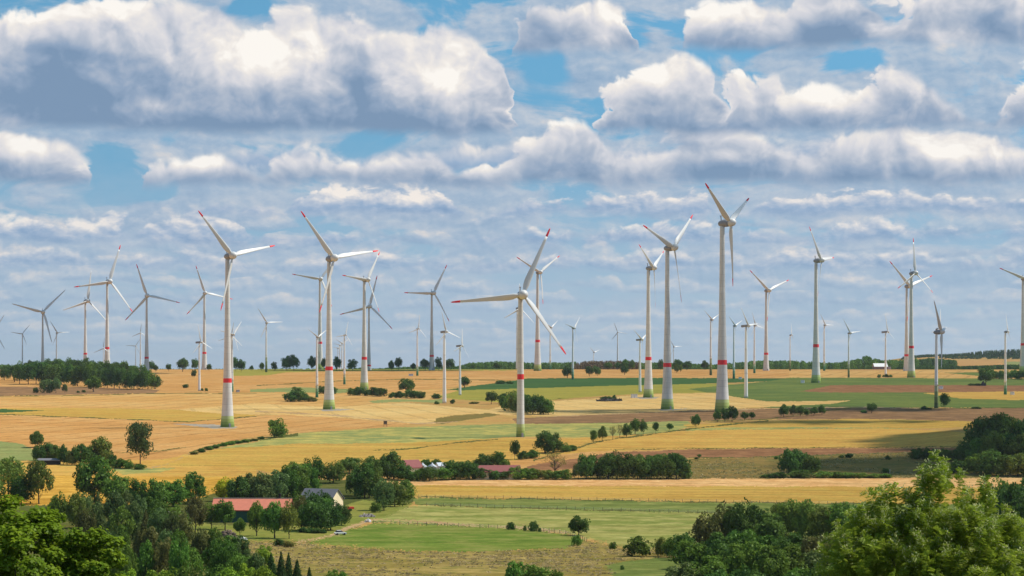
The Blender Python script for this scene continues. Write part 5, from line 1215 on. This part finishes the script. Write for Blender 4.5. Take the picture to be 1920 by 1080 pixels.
fence('upper wire fence between the barley strip and the meadow', [(784,933),(960,936),(1200,940),(1440,944),(1600,946)], 3.4)
fence('middle wire fence across the meadow above the pasture', [(800,948.5),(960,953),(1200,959.5),(1345,963.5)], 3.6)
fence('lower wire fence along the bright green paddock', [(700,982),(800,986),(900,989.5),(1000,994),(1060,1002),(1100,1016)], 3.6)
# small things in the farmyard
x, y, z = hit(638, 1003); cr = empty('parked_car', (x, y, z), math.radians(20)); tag(cr, 'small pale car parked where the lawn hedge ends', 'car')
v = [(-1.9,-.8,.35),(1.9,-.8,.35),(1.9,.8,.35),(-1.9,.8,.35),(-1.95,-.82,.8),(1.95,-.82,.75),(1.95,.82,.75),(-1.95,.82,.8),(-1.6,-.75,.95),(1.0,-.75,.95),(1.0,.75,.95),(-1.6,.75,.95)]
obj('body', mesh('body', v, [(3,2,1,0),(0,1,5,4),(1,2,6,5),(2,3,7,6),(3,0,4,7),(4,5,9,8),(5,6,10,9),(6,7,11,10),(7,4,8,11),(8,9,10,11)], [M_WHITE]), cr)
v = [(-1.55,-.72,.953),(.95,-.72,.953),(.95,.72,.953),(-1.55,.72,.953),(-1.2,-.6,1.48),(.25,-.6,1.48),(.25,.6,1.48),(-1.2,.6,1.48)]
cab = obj('cabin', mesh('cabin', v, [(0,1,5,4),(1,2,6,5),(2,3,7,6),(3,0,4,7)], [M_GLASS]), cr); boxm('roof', -1.2, .25, -.6, .6, 1.483, 1.53, M_WHITE, .02, cr)
for a in (-1.2, 1.2):
    for b in (-.84, .84):
        w_ = obj('wheel', lathe('wheel', [(.2, -.1), (.32, -.09), (.32, .09), (.2, .1)], 16, [M_TYRE]), cr); w_.location = (a, b, .32); w_.rotation_euler = (math.pi/2, 0, 0)
x, y, z = hit(655, 958); rm = empty('farm_trailer', (x, y, z), .5); tag(rm, 'small red farm trailer at the cream barn gable', 'trailer')
boxm('box', -1.6, 1.6, -.9, .9, .7, 1.6, M_REDP, .06, rm); obj('drawbar', limb_mesh('drawbar', [((1.6, 0, .75), .06, (2.8, 0, .45), .05)], M_DARK), rm)
for b in (-1.0, 1.0): w_ = obj('wheel', lathe('wheel', [(.2, -.12), (.48, -.1), (.48, .1), (.2, .12)], 16, [M_TYRE]), rm); w_.location = (0, b, .48); w_.rotation_euler = (math.pi/2, 0, 0)
def heap(name, px, py, w, h, mat, label, cat, seed, stones=160, st=.35):
    x, y, z = hit(px, py); rng = np.random.default_rng(seed); V = []; Fc = []
    for i in range(stones):
        a = rng.uniform(0, 6.283); r = math.sqrt(rng.uniform(0, 1)); zz = h*(1-r**1.6)*rng.uniform(.5, 1)
        c = np.array([r*w/2*math.cos(a), r*w*.32*math.sin(a), zz]); s = st*rng.uniform(.5, 1.4)*np.array([rng.uniform(.6, 2.4), rng.uniform(.6, 1.6), rng.uniform(.4, .9)])
        k = len(V); R_m = np.array(Matrix.Rotation(rng.uniform(0, 6), 3, Vector(rng.normal(0, 1, 3))))
        for d in ((1,0,0),(-1,0,0),(0,1,0),(0,-1,0),(0,0,1),(0,0,-1)): V.append(c+R_m @ (np.array(d)*s))
        Fc += [(k+p, k+q, k+t) for p, q, t in ((0,2,4),(2,1,4),(1,3,4),(3,0,4),(2,0,5),(1,2,5),(3,1,5),(0,3,5))]
    o = obj(name, mesh(name, V, Fc, [mat])); o.location = (x, y, z-.1); tag(o, label, cat); return o
heap('brushwood_pile', 426, 1007, 6.4, 2.6, M_RUBBLE, 'brown brushwood pile below the red roofed barn', 'pile', 1, 260, .34)
heap('pale_stone_heap', 455, 1012, 2.8, 1.0, M_WHITE, 'small white heap beside the brushwood pile', 'pile', 2, 60, .32)
heap('stone_pile', 689, 969, 6.2, 1.3, plain('grey_stones', (.30,.26,.24), .9, .3), 'grey brown stone pile on the grass right of the cream barn', 'pile', 3, 160, .34)
heap('wrapped_bale', 690, 979, 1.6, 1.1, M_WHITE, 'single white wrapped bale at the paddock track', 'bale', 4, 60, .40)
heap('earth_mound', 1142, 752, 20, 1.7, plain('dark_earth', (.06,.055,.045), .9, .3), 'dark earth mound on the olive field edge', 'mound', 5, 320, 1.0)
# pale concrete yard left of the barn
x, y, z = hit(345, 970); v = []
for a, b in ((-8, -7), (8, -7), (8, 7), (-8, 7)): v.append((x+a, y+b, float(ground_z(x+a, y+b))+.12))
tag(obj('pavement', mesh('pavement', v, [(0,1,2,3)], [M_CONCR])), kind='structure')
x, y, z = hit(345, 970); sw = empty('silage_wall', (x, y+4, z)); tag(sw, 'low dark wall at the back of the pale concrete yard', 'wall')
boxm('wall_panel', -8, 8, -.15, .15, -.2, 1.8, plain('stained_concrete', (.16,.13,.11)), .04, sw); boxm('coping', -8.1, 8.1, -.2, .2, 1.803, 1.9, M_CONCR, 0, sw)
# white marker post on the dry slope
x, y, z = hit(1668.5, 888); mp_ = obj('marker_post', limb_mesh('marker_post', [((0,0,-.2), .10, (0,0,2.0), .09), ((-.35,0,1.75), .06, (.35,0,1.75), .06)], M_WHITE)); mp_.location = (x, y, z); tag(mp_, 'white marker post by a dark bush on the slope', 'post')

# ------------------------------------------------------------------ long dry grass on the unmown slopes (nobody could count it)
def tufts(name, label, poly_names, D0, D1, n, h, mat, seed):
    rng = np.random.default_rng(seed); D = rng.uniform(D0**.5, D1**.5, n)**2; px = rng.uniform(380, 1960, n)
    x = (px-960)/F*D; z = ground_z(x, D); py = Y0+(CAMZ-z)*F/D
    last = np.full(n, '', dtype=object)
    for nm, pts in POLY: last[inside(px, py, pts)] = nm
    clump = np.sin(x/9.0+np.sin(D/23.0)*2)+np.sin(D/31.0+x/41.0)+rng.normal(0, .8, n)
    ok = np.isin(last, poly_names) & (clump > -.2)
    x, D, z = x[ok], D[ok], z[ok]; m = len(x); k = 6
    a = rng.uniform(0, 6.283, (m, k)); hh = h*rng.uniform(.5, 1.4, (m, 1))*rng.uniform(.7, 1.2, (m, k)); w = .30*rng.uniform(.6, 1.4, (m, k))
    bx = x[:, None]+rng.normal(0, .45, (m, k)); by = D[:, None]+rng.normal(0, .45, (m, k)); bz = z[:, None]-.05+0*a
    lx, ly = rng.normal(0, .25, (m, k)), rng.normal(0, .25, (m, k))
    c, s_ = np.cos(a)*w, np.sin(a)*w
    V = np.stack([np.stack([bx-c, by-s_, bz], -1), np.stack([bx+c, by+s_, bz], -1), np.stack([bx+c*.4+lx, by+s_*.4+ly, bz+hh], -1), np.stack([bx-c*.4+lx, by-s_*.4+ly, bz+hh], -1)], 2).reshape(-1, 3)
    t = np.repeat(np.clip(.5+.25*clump[ok]*0+rng.normal(0, .28, m), 0, 1), k)
    o = obj(name, leaf_mesh(name, V, t, mat)); tag(o, label, 'grass', None, 'stuff')
LM['straw'] = leaf_mat('dry_grass_blades', (.300,.250,.100), (.56,.44,.20), trans=.45)
LM['tuft'] = leaf_mat('rough_grass_blades', (.150,.150,.050), (.42,.33,.15), trans=.45)
tufts('dry_grass', 'long dry grass on the slope below the paddock', ['dry_grassland', 'grass_verge'], 520, 860, 14000, .30, LM['straw'], 1)
tufts('rough_grass', 'rough grass tufts on the unmown slope above the stubble', ['rough_slope'], 1050, 1350, 12000, .45, LM['tuft'], 2)
# ------------------------------------------------------------------ clouds overhead (above the picture), whose shade lies on the land
M_CLOUD = bpy.data.materials.new('cloud_white'); M_CLOUD.use_nodes = True
_t = NT(M_CLOUD.node_tree); _t.n.clear(); _d = _t.node('ShaderNodeBsdfDiffuse'); _d.inputs[0].default_value = (.9, .9, .9, 1); _o = _t.node('ShaderNodeOutputMaterial'); _t.l.new(_d.outputs[0], _o.inputs[0])
def cloud(cx, cD, rx, ry, seed, alt=1500.0, n=70):
    """a flat based heap of puffs; (cx, cD) is where its shadow falls"""
    rng = np.random.default_rng(seed); V = []; Fc = []
    ico = bpy.data.meshes.new('tmp'); import bmesh
    bm = bmesh.new(); bmesh.ops.create_icosphere(bm, subdivisions=2, radius=1.0); bm.to_mesh(ico); bm.free()
    iv = np.array([v.co[:] for v in ico.vertices]); fi = np.array([p.vertices[:] for p in ico.polygons]); bpy.data.meshes.remove(ico)
    k = alt/SUNV.z; off = np.array([SUNV.x*k, SUNV.y*k])
    for i in range(n):
        a = rng.uniform(0, 6.283); r = math.sqrt(rng.uniform(0, 1)); s = min(rx, ry)*rng.uniform(.16, .42)*(1.15-.7*r)
        c = np.array([r*rx*math.cos(a), r*ry*math.sin(a), 0]); q = iv*s*np.array([rng.uniform(1, 1.6), rng.uniform(1, 1.4), .6])+c
        q[:, 2] = np.maximum(q[:, 2], -8-4*rng.random()); V.append(q); Fc.append(fi+i*len(iv))
    o = obj('cloud', mesh('cloud', np.concatenate(V), np.concatenate(Fc), [M_CLOUD], smooth=True)); o.location = (cx+off[0], cD+off[1], 60+alt); tag(o, kind='structure'); return o
def shade(px, D, rx, ry, seed, n=70): cloud((px-960)/F*D, D, rx, ry, seed, n=n)
def shade_m(x, D, rx, ry, seed, n=60): cloud(x, D, rx, ry, seed, n=n)
shade_m(-660, 2940, 105, 70, 1); shade_m(-505, 2885, 85, 65, 2); shade_m(-190, 3075, 135, 75, 3, 80)
shade(1810, 1190, 52, 55, 4, 50); shade(1940, 1315, 58, 95, 5)
shade(1250, 1690, 75, 28, 6, 40); shade(1640, 1540, 75, 26, 7, 60); shade_m(292, 1722, 62, 42, 8, 40)
# ------------------------------------------------------------------ summer haze
hz = bpy.data.materials.new('haze'); hz.use_nodes = True; _t = NT(hz.node_tree); _t.n.clear()
_v = _t.node('ShaderNodeVolumePrincipled'); _v.inputs['Density'].default_value = 1.9e-5; _v.inputs['Color'].default_value = (.80, .90, 1.0, 1); _v.inputs['Anisotropy'].default_value = 0.3
_o = _t.node('ShaderNodeOutputMaterial'); _t.l.new(_v.outputs[0], _o.inputs['Volume'])
hb = boxm('haze', -30000, 30000, -300, 59000, -145, 320, hz); tag(hb, kind='stuff')
